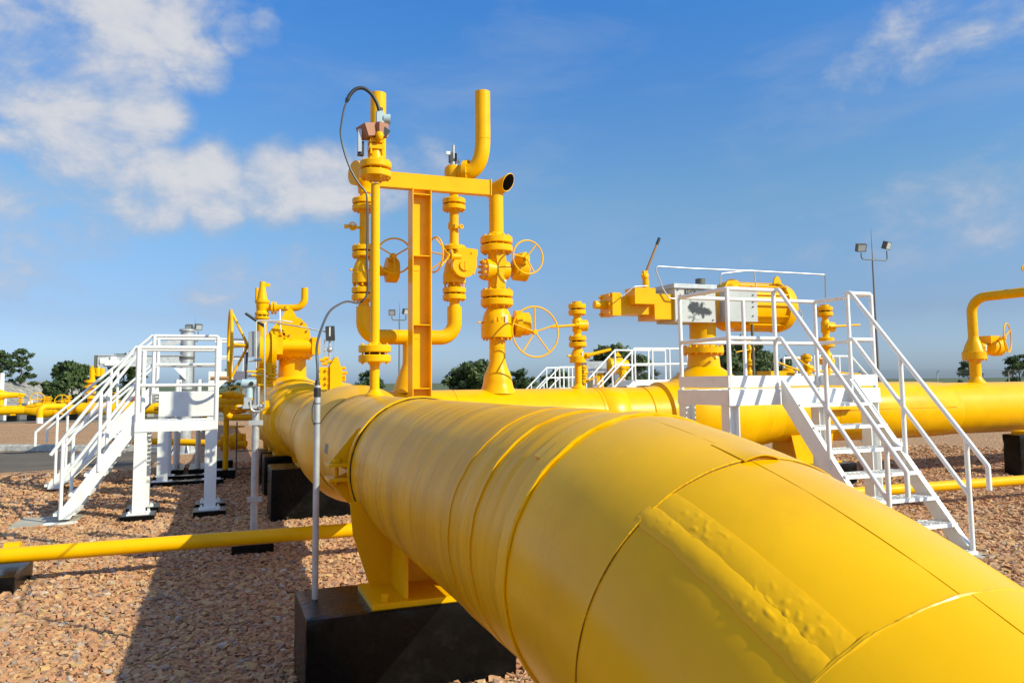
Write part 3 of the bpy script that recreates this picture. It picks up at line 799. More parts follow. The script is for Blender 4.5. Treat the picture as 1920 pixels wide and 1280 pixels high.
def smooth_path(P, n=6):
    P = [V(p) for p in P]; Q = [P[0] * 2 - P[1]] + P + [P[-1] * 2 - P[-2]]; out = []
    for i in range(1, len(Q) - 2):
        for k in range(n):
            t = k / n; a, b, c, d = Q[i - 1:i + 3]
            out.append(.5 * ((2 * b) + (c - a) * t + (2 * a - 5 * b + 4 * c - d) * t * t + (3 * b - a - 3 * c + d) * t ** 3))
    out.append(P[-1]); return out


CB = thing('signal_cable', 'dark flexible cable looping from the gauge head down to the conduit pole', 'cable', (XP, YPOLE, zc))
MB().tube(smooth_path(up), .0165, 10).build('armoured_end', 'black_rubber', CB)
MB().tube(smooth_path(dn + mid[1:]), .0085, 8).build('cable_run', 'cable_grey', CB)
MB().tube([q7(652, 186), q7(649, 192)], [.02, .012], 8).build('tape_wrap', 'black_rubber', CB)


# --- twin relief stacks: header tee, two risers with ball valves, relief valves and vents
XL = W(682, 600, Y=YB).x; XM = W(769, 660, Y=YB).x; XR = W(852, 600, Y=YB).x
VM = thing('vent_header', 'yellow U-shaped vent header carrying two valve stacks beside the steel post', 'pipe header', (XM, YB, AZ + PR))
Zm = lambda py, X=XM: zr(X, YB, py)
zh = Zm(632); zb = AZ + PR
MB().lathe((XM, YB, zb - .03), (0, 0, 1), [(0, .25), (.04, .225), (.11, .20), (.17, .185), (.24, .16), (.34, .12), (.40, .102), (zh - zb, .102)], 36, False).build('reducing_neck', YP, VM)
MB().tube(fillet([(XL, YB, Zm(575, XL)), (XL, YB, zh), (XR, YB, zh), (XR, YB, Zm(575, XR))], .30, 12), .1005, 28).build('u_bend', YP, VM)
for X in (XL, XR): MB().lathe((X, YB, Zm(602, X)), (0, 0, 1), [(0, .1015), (.10, .095), (.24, .068), (.30, .066)], 28, False).build('reducer', YP, VM)
for x in (XL + .36, XR - .36, XM - .18, XM + .18): MB().torus((x, YB, zh), (1, 0, 0), .1005, .004, 32, 5).build('weld_seam', YP, VM)


def vent_stack(X, label, lean, kind):
    T = thing('relief_stack', label, 'valve stack', (X, YB, Zm(565, X)))
    Zs = lambda py: zr(X, YB, py)
    MB().cyl((X, YB, Zs(570)), (X, YB, Zs(330)), .064, n=24).build('riser_pipe', YP, T)
    flange_pair(T, (X, YB, Zs(551)), (0, 0, 1), .163, .072, .022, 10, .066)
    zb0, zb1 = Zs(531), Zs(480)
    h = zb1 - zb0
    MB().lathe((X, YB, zb0), (0, 0, 1), [(0, .13), (.0, .158), (.13, .160), (.135, .150), (h * .62, .135), (h * .85, .10), (h, .085)], 36).build('valve_body', YP, T)
    b0 = MB(); x_, y_, _ = frame((0, 0, 1))
    for i in range(10):
        t = 2 * PI * i / 10; b0.cyl((X + .135 * math.cos(t), YB + .135 * math.sin(t), zb0 - .04), (X + .135 * math.cos(t), YB + .135 * math.sin(t), zb0 + .02), .014, n=6)
    o = b0.build('body_studs', YP, T); o['kind'] = 'stuff'
    flange_pair(T, (X, YB, Zs(472)), (0, 0, 1), .163, .066, .020, 10, .066)
    flange_pair(T, (X, YB, Zs(384)), (0, 0, 1), .163, .070, .020, 10, .066)
    # relief valve body with side outlet
    MB().lathe((X, YB, Zs(362)), (0, 0, 1), [(0, .085), (.08, .09), (.14, .125), (.30, .135), (.36, .125), (.36, .10)], 30).build('relief_body', YP, T)
    MB().cyl((X, YB, Zs(320)), (X, YB, Zs(312)), .11, .10, n=24).build('relief_cap', YP, T)
    return T, Zs


SL, Zl = vent_stack(XL, 'left relief stack of the header, half hidden behind the slim riser', 0, 'l')
yz = Zl(328)
MB().cyl((XL - .10, YB - .05, yz), (XL - .15, YB - .07, yz), .165, n=28).build('outlet_flange', YP, SL)
MB().ball((XL - .02, YB, Zl(520)), .01).build('drain_plug', YP, SL)
MB().cyl((XL - .19, YB - .02, Zl(507)), (XL - .10, YB, Zl(507)), .016, n=8).build('grease_nipple', YP, SL)
tagplate(SL, (XL + .02, YB - .158, Zl(500)), .035, .11)
# vent rising behind the slim riser
vx = W(709, 230, Y=YB - .15).x
MB().tube(fillet([(XL, YB - .05, Zl(322)), (vx, YB - .15, Zl(322)), (vx, YB - .15, zr(vx, YB - .15, 176))], .20, 10, .9), .106, 28).build('vent_pipe', YP, SL)
# needle valve
nv = MB(); a = V((XL, YB, Zl(428))); nv.cyl(a, a + V((-.16, -.04, 0)), .018, n=10).cyl(a + V((-.13, -.03, 0)), a + V((-.20, -.05, 0)), .034, n=8); nv.torus(a + V((-.17, -.09, 0)), (0, 1, 0), .05, .010, 20, 6); nv.cyl(a + V((-.17, -.03, 0)), a + V((-.17, -.10, 0)), .014, n=8)
nv.box(a + V((-.25, -.05, 0)), (.05, .04, .05)); nv.build('needle_valve', YP, SL)
# worm gear behind, wheel facing the camera
gx = W(733, 505, Y=YB - .05)
MB().cyl((XL + .10, YB, Zl(508)), (gx.x, YB - .03, Zl(508)), .06, n=16).build('gear_neck', YP, SL)
MB().lathe((gx.x - .08, YB - .03, Zl(505)), (1, 0, 0), [(0, .10), (.02, .17), (.16, .17), (.18, .15)], 28).build('gear_case', YP, SL)
hw = W(739, 480, Y=YB - .32); MB().cyl((gx.x + .02, YB - .03, hw.z), (hw.x, YB - .26, hw.z), .05, n=16).build('worm_housing', YP, SL)
handwheel(SL, (hw.x, YB - .34, hw.z), (-.1, -1, 0), .232, .012, 3, dish=.03, hub=.032, ph=.55)

SR, Zq = vent_stack(XR, 'right relief stack of the header with round gear case facing us', 0, 'r')
# outlet flange and vent that sweeps up
fz = Zq(327); fd = V((.80, -.60, 0)).normalized()
MB().cyl(V((XR, YB, fz)) + fd * .10, V((XR, YB, fz)) + fd * .22, .115, n=24).build('outlet_neck', YP, SR)
fo = MB().cyl(V((XR, YB, fz)) + fd * .17, V((XR, YB, fz)) + fd * .235, .185, n=28).build('outlet_flange', YP, SR)
bolts(fo, V((XR, YB, fz)) + fd * .20, fd, .15, 8, .09, .013)
vx = W(905, 240, Y=YB - .28).x
MB().tube(smooth_path([V((XR, YB, fz)) + fd * .18, W(878, 325, Y=YB - .17), W(890, 316, Y=YB - .22), W(899, 302, Y=YB - .26), W(903.5, 284, Y=YB - .28), V((vx, YB - .28, zr(vx, YB - .28, 262))), V((vx, YB - .28, zr(vx, YB - .28, 215))), V((vx, YB - .28, zr(vx, YB - .28, 173)))], 5), .108, 28).build('vent_pipe', YP, SR)
MB().torus((vx, YB - .28, zr(vx, YB - .28, 262)), (0, 0, 1), .108, .004, 32, 5).build('weld_seam', YP, SR)
# pilot on the cap
a = V((XR - .02, YB - .02, Zq(312)))
MB().cyl(a, a + V((0, 0, .05)), .045, n=12).build('pilot_base', 'grey_metal', SR)
MB().box(a + V((0, 0, .11)), (.10, .08, .13)).build('pilot_body', 'black_rubber', SR)
MB().cyl(a + V((.005, -.02, .10)), a + V((.005, -.02, .29)), .022, n=10).build('pilot_tube', 'galvanised', SR)
MB().box(a + V((-.075, -.02, .17)), (.055, .04, .045)).build('pilot_knob', 'silver_tag', SR)
pt = MB(); pt.cyl(a + V((.03, -.03, .05)), a + V((.09, -.05, .05)), .012, n=8).cyl(a + V((.075, -.05, .02)), a + V((.075, -.05, .09)), .01, n=6); pt.build('pilot_fitting', 'steel_tube', SR)
# needle valve on the spool
a = V((XR - .01, YB - .06, Zq(427))); nv = MB(); nv.cyl(a + V((-.08, -.03, 0)), a + V((.08, -.03, 0)), .024, n=8).cyl(a + V((-.09, -.03, -.05)), a + V((-.09, -.03, .05)), .012, n=6).torus(a + V((.085, -.045, 0)), (.3, -1, 0), .026, .012, 14, 6).box(a + V((0, -.03, 0)), (.05, .05, .055)); nv.build('needle_valve', YP, SR)
# gear operator: rounded case facing the camera with pointer disc
gc = W(870, 497, Y=YB - .23); poly = []
for i in range(17):
    t = PI + PI * i / 16; poly.append((.172 * math.cos(t), .03 + .172 * math.sin(t) - .03))
poly += [(.172, .10), (.185, .14), (.185, .22), (.02, .235), (-.10, .225), (-.13, .12)]
MB().prism(poly, (gc.x, YB - .22, gc.z), (1, 0, 0), (0, 0, 1), .10).build('gear_case', YP, SR)
MB().cyl((gc.x, YB - .17, gc.z), (XR, YB, gc.z), .11, n=20).build('gear_neck', YP, SR)
dk = MB().cyl((gc.x, YB - .27, gc.z - .01), (gc.x, YB - .292, gc.z - .01), .072, n=24).build('pointer_disc', YP, SR)
MB().box((gc.x, YB - .295, gc.z - .01), (.016, .008, .12)).build('pointer', YP, dk)
for dx, dz in ((.10, .17), (.13, -.12), (-.13, -.10), (-.09, .19)): MB().cyl((gc.x + dx, YB - .27, gc.z + dz), (gc.x + dx, YB - .285, gc.z + dz), .012, n=6).build('cover_screw', YP, SR)
wz = W(850, 481, Y=YB - .25).z; wx = W(817, 480, Y=YB - .3).x
MB().cyl((gc.x - .05, YB - .24, wz), (gc.x - .20, YB - .25, wz), .045, n=16).build('worm_housing', YP, SR)
MB().cyl((gc.x - .185, YB - .25, wz), (gc.x - .205, YB - .25, wz), .10, n=24).build('worm_flange', YP, SR)
handwheel(SR, (wx - .02, YB - .33, wz), (-1, -.22, 0), .235, .012, 5, dish=.20, hub=.038, ph=.3)

# --- steel post and cross beam that brace the stacks
YCo = 9.72
PX = W(787, 500, Y=YCo).x; zt = zr(PX, YCo, 357)
HB = thing('support_post', 'tall yellow H-section steel post with a cross beam over the vent stacks', 'steel post', (PX, YCo, 0))
hw_, fl, tw = .125, .26, .012
MB().ext((PX - hw_, YCo - fl / 2, 0), (PX - hw_ + tw, YCo + fl / 2, zt)).build('flange_plate', YP, HB)
MB().ext((PX + hw_ - tw, YCo - fl / 2, 0), (PX + hw_, YCo + fl / 2, zt)).build('flange_plate', YP, HB)
MB().ext((PX - hw_ + tw, YCo - .005, 0), (PX + hw_ - tw, YCo + .005, zt)).build('web_plate', YP, HB)
for py in (368, 482, 610, 728):
    z = zr(PX, YCo, py); MB().ext((PX - hw_ + tw, YCo - fl / 2 + .01, z - .006), (PX + hw_ - tw, YCo - .006, z + .006)).build('stiffener', YP, HB)
for py in (381, 507, 634): z = zr(PX, YCo, py); MB().box((PX - .03, YCo - .008, z), (.13, .006, .012)).build('weld_run', YP, HB)
xa = W(712, 345, Y=YCo).x - .05; xb = W(917, 350, Y=YCo).x; za, zb_ = zr(PX, YCo, 332), zt
bm = MB(); bm.ext((xa, YCo - .06, zb_), (xb, YCo + .06, zb_ + .012)).ext((xa, YCo - .06, zb_ + .19), (xb, YCo + .06, zb_ + .202)).ext((xa, YCo - .061, zb_ + .0121), (xb, YCo - .05, zb_ + .1899)); bm.build('cross_beam', YP, HB)
MB().ext((xb, YCo - .075, zb_ - .012), (xb + .014, YCo + .075, zb_ + .215)).build('end_plate', YP, HB)

# --- bypass riser with two gear valves and an open mitred vent
XB = W(932, 600, Y=YB).x
BR = thing('bypass_riser', 'tall yellow riser with two valves and an open slanted vent mouth', 'riser pipe', (XB, YB, AZ + PR))
Zb = lambda py: zr(XB, YB, py); zb = AZ + PR
MB().lathe((XB, YB, zb - .06), (0, 0, 1), [(0, .27), (.05, .245), (.09, .222), (.16, .205), (.24, .195), (.31, .165), (.38, .135), (.46, .116), (.58, .112)], 40, False).build('reducing_neck', YP, BR)
MB().cyl((XB, YB, zb + .4), (XB, YB, Zb(634)), .112, n=28).build('riser_pipe', YP, BR)
MB().torus((XB, YB, Zb(652)), (0, 0, 1), .112, .005, 32, 5).build('weld_seam', YP, BR)


def gear_ball(T, X, Zf, y0, y1, ysplit, R, nb):
    z0, z1, zs = Zf(y0), Zf(y1), Zf(ysplit)
    MB().lathe((X, YB, z0), (0, 0, 1), [(0, R * .7), (0, R), (zs - z0, R), (zs - z0 + .004, R * .93), (zs - z0 + (z1 - zs) * .3, R * .90), (zs - z0 + (z1 - zs) * .6, R * .78), (z1 - z0 - .03, R * .58), (z1 - z0, R * .56)], 40).build('valve_body', YP, T)
    b0 = MB()
    for i in range(nb):
        t = 2 * PI * i / nb; b0.cyl((X + R * .85 * math.cos(t), YB + R * .85 * math.sin(t), z0 - .035), (X + R * .85 * math.cos(t), YB + R * .85 * math.sin(t), z0 + .01), .017, n=6)
    b0.build('body_studs', YP, T)['kind'] = 'stuff'


gear_ball(BR, XB, Zb, 633, 572, 607, .228, 12)
flange_pair(BR, (XB, YB, Zb(559)), (0, 0, 1), .232, .10, .022, 12, .11)
flange_pair(BR, (XB, YB, Zb(459)), (0, 0, 1), .232, .10, .022, 12, .11)
MB().cyl((XB, YB, Zb(548)), (XB, YB, Zb(470)), .125, n=28).build('plug_body', YP, BR)
MB().cyl((XB - .16, YB - .03, Zb(507)), (XB + .16, YB, Zb(507)), .135, n=28).build('plug_barrel', YP, BR)
cf = MB().cyl((XB - .13, YB - .03, Zb(507)), (XB - .19, YB - .035, Zb(507)), .155, n=28).build('cover_flange', YP, BR)
bolts(cf, (XB - .19, YB - .035, Zb(507)), (-1, -.05, 0), .125, 10, .09, .014)
MB().prism([(-.07, -.28), (.07, -.28), (.045, -.10), (.09, .10), (.07, .28), (-.07, .28), (-.05, .1), (-.05, -.1)], (XB + .01, YB - .13, Zb(507)), (1, 0, 0), (0, 0, 1), .03).build('body_rib', YP, BR)
tagplate(BR, (XB + .06, YB - .14, Zb(530)), .075, .06)
tagplate(BR, (XB + .06, YB - .222, Zb(600)), .04, .115)
lt = MB()
for i in range(3): lt.box((XB - .10 + .055 * i, YB - .214 + .004 * i, Zb(600)), (.03, .01, .06))
lt.build('cast_letters', YP, BR)
MB().cyl((XB - .29, YB - .02, Zb(605)), (XB - .2, YB, Zb(605)), .013, n=8).build('grease_nipple', YP, BR)
# upper gear + wheel
g = W(973, 505, Y=YB); MB().cyl((XB + .12, YB, g.z), (g.x, YB, g.z), .055, n=16).build('gear_neck', YP, BR)
MB().lathe((g.x - .10, YB, g.z), (1, 0, 0), [(0, .12), (.02, .16), (.20, .175), (.22, .15)], 28).build('gear_case', YP, BR)
h = W(990, 482, Y=YB - .30); MB().cyl((h.x - .06, YB - .10, h.z), (h.x, YB - .22, h.z), .085, n=20).build('worm_housing', YP, BR)
handwheel(BR, (h.x, YB - .30, h.z), (.12, -1, 0), .238, .012, 3, dish=.04, hub=.035, ph=.95)
# lower gear + big wheel
g = W(978, 607, Y=YB - .05); MB().cyl((XB + .18, YB, g.z), (g.x, YB - .02, g.z), .10, n=16).build('gear_neck', YP, BR)
MB().lathe((g.x - .12, YB - .03, g.z), (1, -.15, 0), [(0, .13), (.02, .19), (.10, .195), (.105, .165), (.22, .165), (.235, .14)], 32).build('gear_case', YP, BR)
h = W(1003, 622, Y=YB - .42); MB().cyl((h.x - .03, YB - .08, h.z), (h.x, YB - .42, h.z), .022, n=12).build('worm_shaft', YP, BR)
handwheel(BR, (h.x, YB - .44, h.z), (.05, -1, .05), .350, .0125, 5, dish=.02, hub=.034, ph=PI / 2)
# vent with slanted open mouth
zk = Zb(352); MB().cyl((XB, YB, Zb(450)), (XB, YB, zk), .104, n=28).build('riser_pipe', YP, BR)
MB().torus((XB, YB, Zb(437)), (0, 0, 1), .104, .005, 32, 5).build('weld_seam', YP, BR)
md = V((.70, -.52, .50)).normalized(); k0 = V((XB, YB, zk - .02)); k1 = W(951, 343, Y=YB - .16)
md = (k1 - k0).normalized()
x_, y_, a_ = frame(md); vm = MB(); vs = []; fs = []; n = 32
for r, t in ((.108, -.08), (.108, None), (.097, None), (.097, -.02)):
    for i in range(n):
        q = 2 * PI * i / n; d = x_ * math.cos(q) + y_ * math.sin(q); tt = (k1 - k0).length + .02 if t is None else t
        if t is None: tt += .115 * d.dot(V((-.35, .80, .45)).normalized())
        vs.append(k0 + d * r + a_ * tt)
for k in range(3):
    for i in range(n): j = (i + 1) % n; fs.append((k * n + i, k * n + j, k * n + n + j, k * n + n + i))
vm.add(vs[:3 * n], fs[:2 * n]); vm.build('vent_mouth', YP, BR)
vi = MB(); vi.add(vs[2 * n:], [(i, (i + 1) % n, n + (i + 1) % n, n + i) for i in range(n)] + [tuple(range(n, 2 * n))]); vi.build('vent_bore', 'dark_interior', BR)


# --- small twin-valve tappings with levers
def tapping(label, X, Y, ybase, yt, lever_l, lever_r, k=1., group='twin valve tappings', z_base=None, name='tapping_valve'):
    """yt: rows of (top pair, plug, mid pair, ball bottom)"""
    T = thing(name, label, 'valve', (X, Y, AZ + PR if z_base is None else z_base), group)
    Zt = lambda py: zr(X, Y, py); zb = AZ + PR if z_base is None else z_base
    MB().lathe((X, Y, zb - .02), (0, 0, 1), [(0, .11 * k), (.03, .105 * k), (.06, .065 * k), (.08, .052 * k)], 24).build('boss', YP, T)
    MB().cyl((X, Y, zb), (X, Y, Zt(yt[0]) - .02), .052 * k, n=20).build('stem_pipe', YP, T)
    R = .130 * k
    for i in (0, 2): flange_pair(T, (X, Y, Zt(yt[i])), (0, 0, 1), R, .065 * k, .022 * k, 8, .052 * k, indiv=(k > .8))
    MB().cyl((X, Y, Zt(yt[0])), (X, Y, Zt(yt[0]) + .115 * k), R * .55, n=20).build('blind_hub', YP, T)
    zp = Zt(yt[1])
    MB().lathe((X, Y, zp - .12 * k), (0, 0, 1), [(0, .05 * k), (.04 * k, .075 * k), (.20 * k, .075 * k), (.24 * k, .05 * k)], 20).build('plug_body', YP, T)
    MB().cyl((X - .02, Y - .02, zp), (X + .135 * k, Y - .02, zp), .085 * k, n=20).build('cover_flange', YP, T)
    zl = Zt(yt[3])
    MB().lathe((X, Y, zl - .10 * k), (0, 0, 1), [(0, .09 * k), (0, .122 * k), (.09 * k, .122 * k), (.10 * k, .11 * k), (.2 * k, .07 * k)], 24).build('valve_body', YP, T)
    tagplate(T, (X + .02, Y - .112 * k, zl + .02), .022 * k, .07 * k)
    MB().cyl((X - .17 * k, Y, zl), (X + .12 * k, Y, zl), .018 * k, n=8).build('grease_nipple', YP, T)
    if lever_l:
        q = W(*lever_l, Y=Y - .12); MB().cyl((X, Y - .06, zp), (X - .10, Y - .12, zp), .035 * k, n=12).build('stem_hub', YP, T); lever(T, (X - .02, Y - .12, zp), q, .022 * k)
    if lever_r:
        q = W(*lever_r, Y=Y - .15); MB().cyl((X, Y - .04, zl), (X + .15 * k, Y - .1, zl), .045 * k, n=12).build('stem_hub', YP, T); lever(T, (X + .08, Y - .12, zl), q, .028 * k)
    return T


X8 = W(1083, 640, Y=YB).x
tapping('small twin valve with two levers on the branch line right of the big handwheel', X8, YB, 722, (580, 610, 640, 667), (1033, 613), (1145, 655))

# ------------------------------------------------------------------ shutdown valve with actuator on the branch line
XV = 7.11
SV = thing('shutdown_valve', 'large yellow shutdown valve body on the branch line behind the white platform', 'valve', (XV, YB, 0))
prof = [(5.95, .458), (6.22, .475), (6.26, .53), (6.50, .535), (6.54, .56), (6.72, .61), (6.95, .645), (7.27, .645), (7.5, .61), (7.70, .565), (7.74, .545), (7.98, .535), (8.02, .50), (8.3, .459)]
MB().lathe((0, YB, AZ), (1, 0, 0), prof, 80, False).build('valve_body', YP, SV, ang=32)
Zv = lambda py: zr(XV, YB, py)
MB().lathe((XV, YB, AZ + .4), (0, 0, 1), [(0, .60), (.17, .52), (.26, .40), (.34, .28), (.36, .255), (Zv(660) - AZ - .4, .235)], 48, False).build('bonnet_neck', YP, SV)
bf = MB().lathe((XV, YB, Zv(662)), (0, 0, 1), [(0, .24), (0, .315), (.09, .315), (.09, .21)], 48).build('bonnet_flange', YP, SV)
bolts(bf, (XV, YB, Zv(662) + .045), (0, 0, 1), .285, 16, .13, .014)
MB().cyl((XV, YB, Zv(655)), (XV, YB, Zv(600)), .205, n=40).build('stem_column', YP, SV)
MB().torus((5.97, YB, AZ), (1, 0, 0), .462, .008, 72, 6).build('weld_seam', YP, SV)
for px, py in ((1310, 672), (1290, 705)):
    q = W(px + 30, py, Y=YB - .3); MB().cyl(q, q + V((0, -.06, .02)), .022, n=8).build('vent_plug', YP, SV)

AC = thing('valve_actuator', 'hydraulic valve actuator with hand pump lever, grey control boxes and ribbed spring can', 'actuator', (XV, YB, Zv(600)))
fy = YB - .30
g = lambda px, py, Y=fy: W(px, py, Y=Y)


def pbox(T, name, x0, x1, y0, y1, Y, depth, mt):
    a = W(x0, y1, Y=Y); b = W(x1, y0, Y=Y); return MB().ext((a.x, Y, min(a.z, b.z)), (b.x, Y + depth, max(a.z, b.z))).build(name, mt, T)


def stained():
    mt = bpy.data.materials.new('stained_panel'); mt.use_nodes = True; nt = mt.node_tree; b = nt.nodes['Principled BSDF']; N = nt.nodes.new; L = nt.links.new
    gm = N('ShaderNodeNewGeometry'); b.inputs['Roughness'].default_value = .42
    n = N('ShaderNodeTexNoise'); n.inputs['Scale'].default_value = 9; n.inputs['Detail'].default_value = 8; L(gm.outputs['Position'], n.inputs['Vector'])
    c = g(1308, 580); mp = N('ShaderNodeMapping'); mp.inputs['Location'].default_value = (-c.x / .25, 0, -c.z / .125); mp.inputs['Scale'].default_value = (1 / .25, 0, 1 / .125); L(gm.outputs['Position'], mp.inputs[0])
    ln = N('ShaderNodeVectorMath'); ln.operation = 'LENGTH'; L(mp.outputs[0], ln.inputs[0])
    m1 = N('ShaderNodeMath'); m1.operation = 'SUBTRACT'; L(n.outputs[0], m1.inputs[0]); m2 = N('ShaderNodeMath'); m2.operation = 'MULTIPLY'; L(ln.outputs['Value'], m2.inputs[0]); m2.inputs[1].default_value = .30; L(m2.outputs[0], m1.inputs[1])
    r = N('ShaderNodeMapRange'); r.inputs[1].default_value = .20; r.inputs[2].default_value = .32; L(m1.outputs[0], r.inputs[0])
    mx = N('ShaderNodeMix'); mx.data_type = 'RGBA'; mx.inputs[6].default_value = (.52, .52, .50, 1); mx.inputs[7].default_value = (.03, .03, .035, 1); L(r.outputs[0], mx.inputs[0]); L(mx.outputs[2], b.inputs['Base Color'])
    MT['stained_panel'] = mt


stained()
cbx = pbox(AC, 'control_box', 1267, 1341, 539, 603, fy, .55, 'stained_panel')
pbox(AC, 'box_lid', 1264, 1344, 534, 539, fy - .03, .62, 'galvanised')
q = g(1313, 533, fy + .2); MB().cyl(q, q + V((0, 0, .085)), .075, n=20).build('breather_cap', 'lamp_housing', AC)
a = g(1284, 551.5, fy - .006); b2 = g(1323, 543.8, fy - .006)
pl = MB().ext((a.x, fy - .008, a.z), (b2.x, fy - .002, b2.z)).build('name_plate', 'plate_black', AC)


def text(par, s, c, size, mt, extr=.001, ext_w=None):
    cu = bpy.data.curves.new('t', 'FONT'); cu.body = s; cu.size = size; cu.extrude = extr; cu.align_x = 'CENTER'; cu.align_y = 'CENTER'
    ob = bpy.data.objects.new('t', cu); COL.objects.link(ob)
    dg = bpy.context.evaluated_depsgraph_get(); me = bpy.data.meshes.new_from_object(ob.evaluated_get(dg)); bpy.data.objects.remove(ob)
    o = bpy.data.objects.new('lettering', me); COL.objects.link(o); o['kind'] = 'stuff'; me.materials.clear(); me.materials.append(MT[mt])
    o.parent = par; o.rotation_euler = (PI / 2, 0, 0); o.location = V(c) - LOC[par.name]
    if ext_w: k = ext_w / max(.01, o.dimensions.x if o.dimensions.x else ext_w); o.scale = (k, 1, 1)
    return o


text(pl, 'HCV  05006', ((a.x + b2.x) / 2, fy - .0095, (a.z + b2.z) / 2), .066, 'letter_grey')
c = g(1276, 555.5, fy - .005); star = []
for i in range(10):
    t = PI / 2 + 2 * PI * i / 10; r = .040 if i % 2 == 0 else .02; star.append((r * math.cos(t), r * math.sin(t)))
MB().prism(star, c, (1, 0, 0), (0, 0, 1), .005).build('maker_mark', 'mark_red', AC)
c = g(1284.5, 554.5, fy - .005); ring = MB()
for t0 in (.3, 2.4, 4.5): ring.prism([(.030 * math.cos(t0), .030 * math.sin(t0)), (.030 * math.cos(t0 + .9), .030 * math.sin(t0 + .9)), (.016 * math.cos(t0 + .5), .016 * math.sin(t0 + .5))], c, (1, 0, 0), (0, 0, 1), .005)
ring.build('maker_mark', 'plate_black', AC)
for px in (1271, 1300, 1337):
    for py in (543, 600): q = g(px, py, fy - .004); MB().cyl(q, q + V((0, -.012, 0)), .012, n=6).build('cover_screw', 'lamp_housing', AC)
pbox(AC, 'side_cabinet', 1362, 1419, 546, 602, fy - .12, .16, 'light_grey_panel')
for py in (553, 566, 575, 592): q = g(1412, py, fy - .125); MB().cyl(q, q + V((0, -.012, 0)), .012, n=6).build('cover_screw', 'lamp_housing', AC)
# spring can
c0 = g(1345, 574, YB); c1 = g(1476, 576, YB); Rc = .385
L_ = c1.x - c0.x
MB().lathe((c0.x, YB, c0.z), (1, 0, 0), [(0, .26), (.05, .34), (.14, .395), (.22, Rc - .02), (L_ - .28, Rc - .02), (L_ - .27, Rc + .025), (L_ - .22, Rc + .025), (L_ - .10, Rc - .01), (L_ - .03, .30), (L_, .22)], 48).build('spring_can', YP, AC, ang=30)
for i in range(14):
    t = 2 * PI * i / 14; y_ = YB + math.cos(t) * (Rc + .005); z_ = c0.z + math.sin(t) * (Rc + .005)
    MB().box((c0.x + L_ * .5, y_, z_), (L_ - .5, .02, .022), Matrix.Rotation(t, 3, 'X')).build('tie_bar', YP, AC)
q = V((c0.x + L_ - .25, YB, c0.z + Rc)); MB().prism([(-.09, -.05), (.09, -.05), (.05, .06), (.02, .09), (-.02, .09), (-.05, .06)], q + V((-.02, -.1, .03)), (1, 0, 0), (0, 0, 1), .03).build('lifting_lug', YP, AC)
q = V((c0.x + .18, YB, c0.z + Rc)); MB().prism([(-.16, -.08), (.18, -.08), (.08, .035), (-.02, .05), (-.10, .03)], q + V((.02, -.15, -.01)), (1, 0, 0), (0, 0, 1), .03).build('lifting_lug', YP, AC)
# hydraulic cylinder side
pbox(AC, 'cylinder_housing', 1153, 1236, 557, 588, fy + .12, .36, YP)
pbox(AC, 'yoke_housing', 1228, 1268, 552, 598, fy + .05, .5, YP)
a = g(1139, 572, YB); ef = MB().ext((a.x - .02, YB - .2, a.z - .17), (a.x + .12, YB + .2, a.z + .17)).build('end_flange', YP, AC)
for dy in (-.15, .15):
    for dz in (-.13, 0, .13): MB().cyl((a.x - .06, YB + dy, a.z + dz), (a.x + .16, YB + dy, a.z + dz), .024, n=6).build('end_bolt', YP, AC)
MB().cyl((a.x - .22, YB, a.z), (a.x, YB, a.z), .062, n=20).build('rod_end', YP, AC)
pbox(AC, 'hand_pump', 1191, 1229, 540, 569, fy - .06, .3, YP)
a = g(1211, 540, fy + .08); pv = MB(); pv.cyl(a, a + V((0, 0, .13)), .05, n=12).ball(a + V((-.01, 0, .17)), .055).box(a + V((-.01, 0, .21)), (.07, .06, .10)).cyl(a + V((-.07, 0, .2)), a + V((.05, 0, .2)), .018, n=8); pv.build('pump_pivot', YP, AC)
lever(AC, a + V((.0, 0, .22)), g(1236, 447, fy + .08), .020, 'handle_brown', grip=.17)
TB = lambda pts, r=.009, Y=fy: MB().tube(fillet([W(x, y, Y=(Y if len(q_) == 0 else q_[0])) for x, y, *q_ in pts], .05, 5), r, 8).build('tubing', 'steel_tube', AC)
TB([(1266, 560), (1254, 559), (1243, 541), (1227, 499), (1300, 503.5), (1415, 508), (1547, 515), (1548, 560, YB)], .0105)
TB([(1351, 534), (1351, 513), (1414, 506), (1418, 546)], .0095)
TB([(1470, 533), (1509, 597), (1420, 594)], .0095)
TB([(1165, 557), (1190, 537), (1213, 536)], .0085)
MB().cyl((c0.x + .42, YB - .3, c0.z - .3), (c0.x + .42, YB - .3, AZ + .3), .022, n=10).build('drain_tube', 'lamp_housing', AC)

X9 = W(1549, 640, Y=YB).x
tapping('twin lever valve on the branch line seen between the platform rails', X9, YB, 715, (584, 613, 642, 672), (1612, 609), None)
X10 = W(1512, 690, Y=12.2).x
tapping('shorter twin lever valve just behind the railed one, near the platform stairs', X10, 12.2, 715, (672, 690, 700, 706), (1485, 664), (1450, 676), k=.8)
X11 = W(1405, 690, Y=15.5).x
tapping('small distant lever valve against the dark tree behind the platform', X11, 15.5, 715, (638, 655, 680, 700), (1380, 660), None, k=.85)
TBX = thing('gear_operator', 'boxy yellow gear operator low behind the platform rail', 'gear box', (W(1466, 700, Y=13).x, 13, 1.0))
a = W(1446, 712, Y=13); b2 = W(1490, 695, Y=13)
MB().ext((a.x, 13, a.z - .4), (b2.x, 13.45, b2.z)).build('case', YP, TBX)
q = W(1478, 694, Y=13.2); MB().ball(q, .12, sz=.6).build('dome_cap', YP, TBX)
for dx in (.12, .38): MB().cyl((a.x + dx, 13, a.z + .03), (a.x + dx, 12.98, a.z + .03), .02, n=6).build('cover_screw', 'dark_gap', TBX)
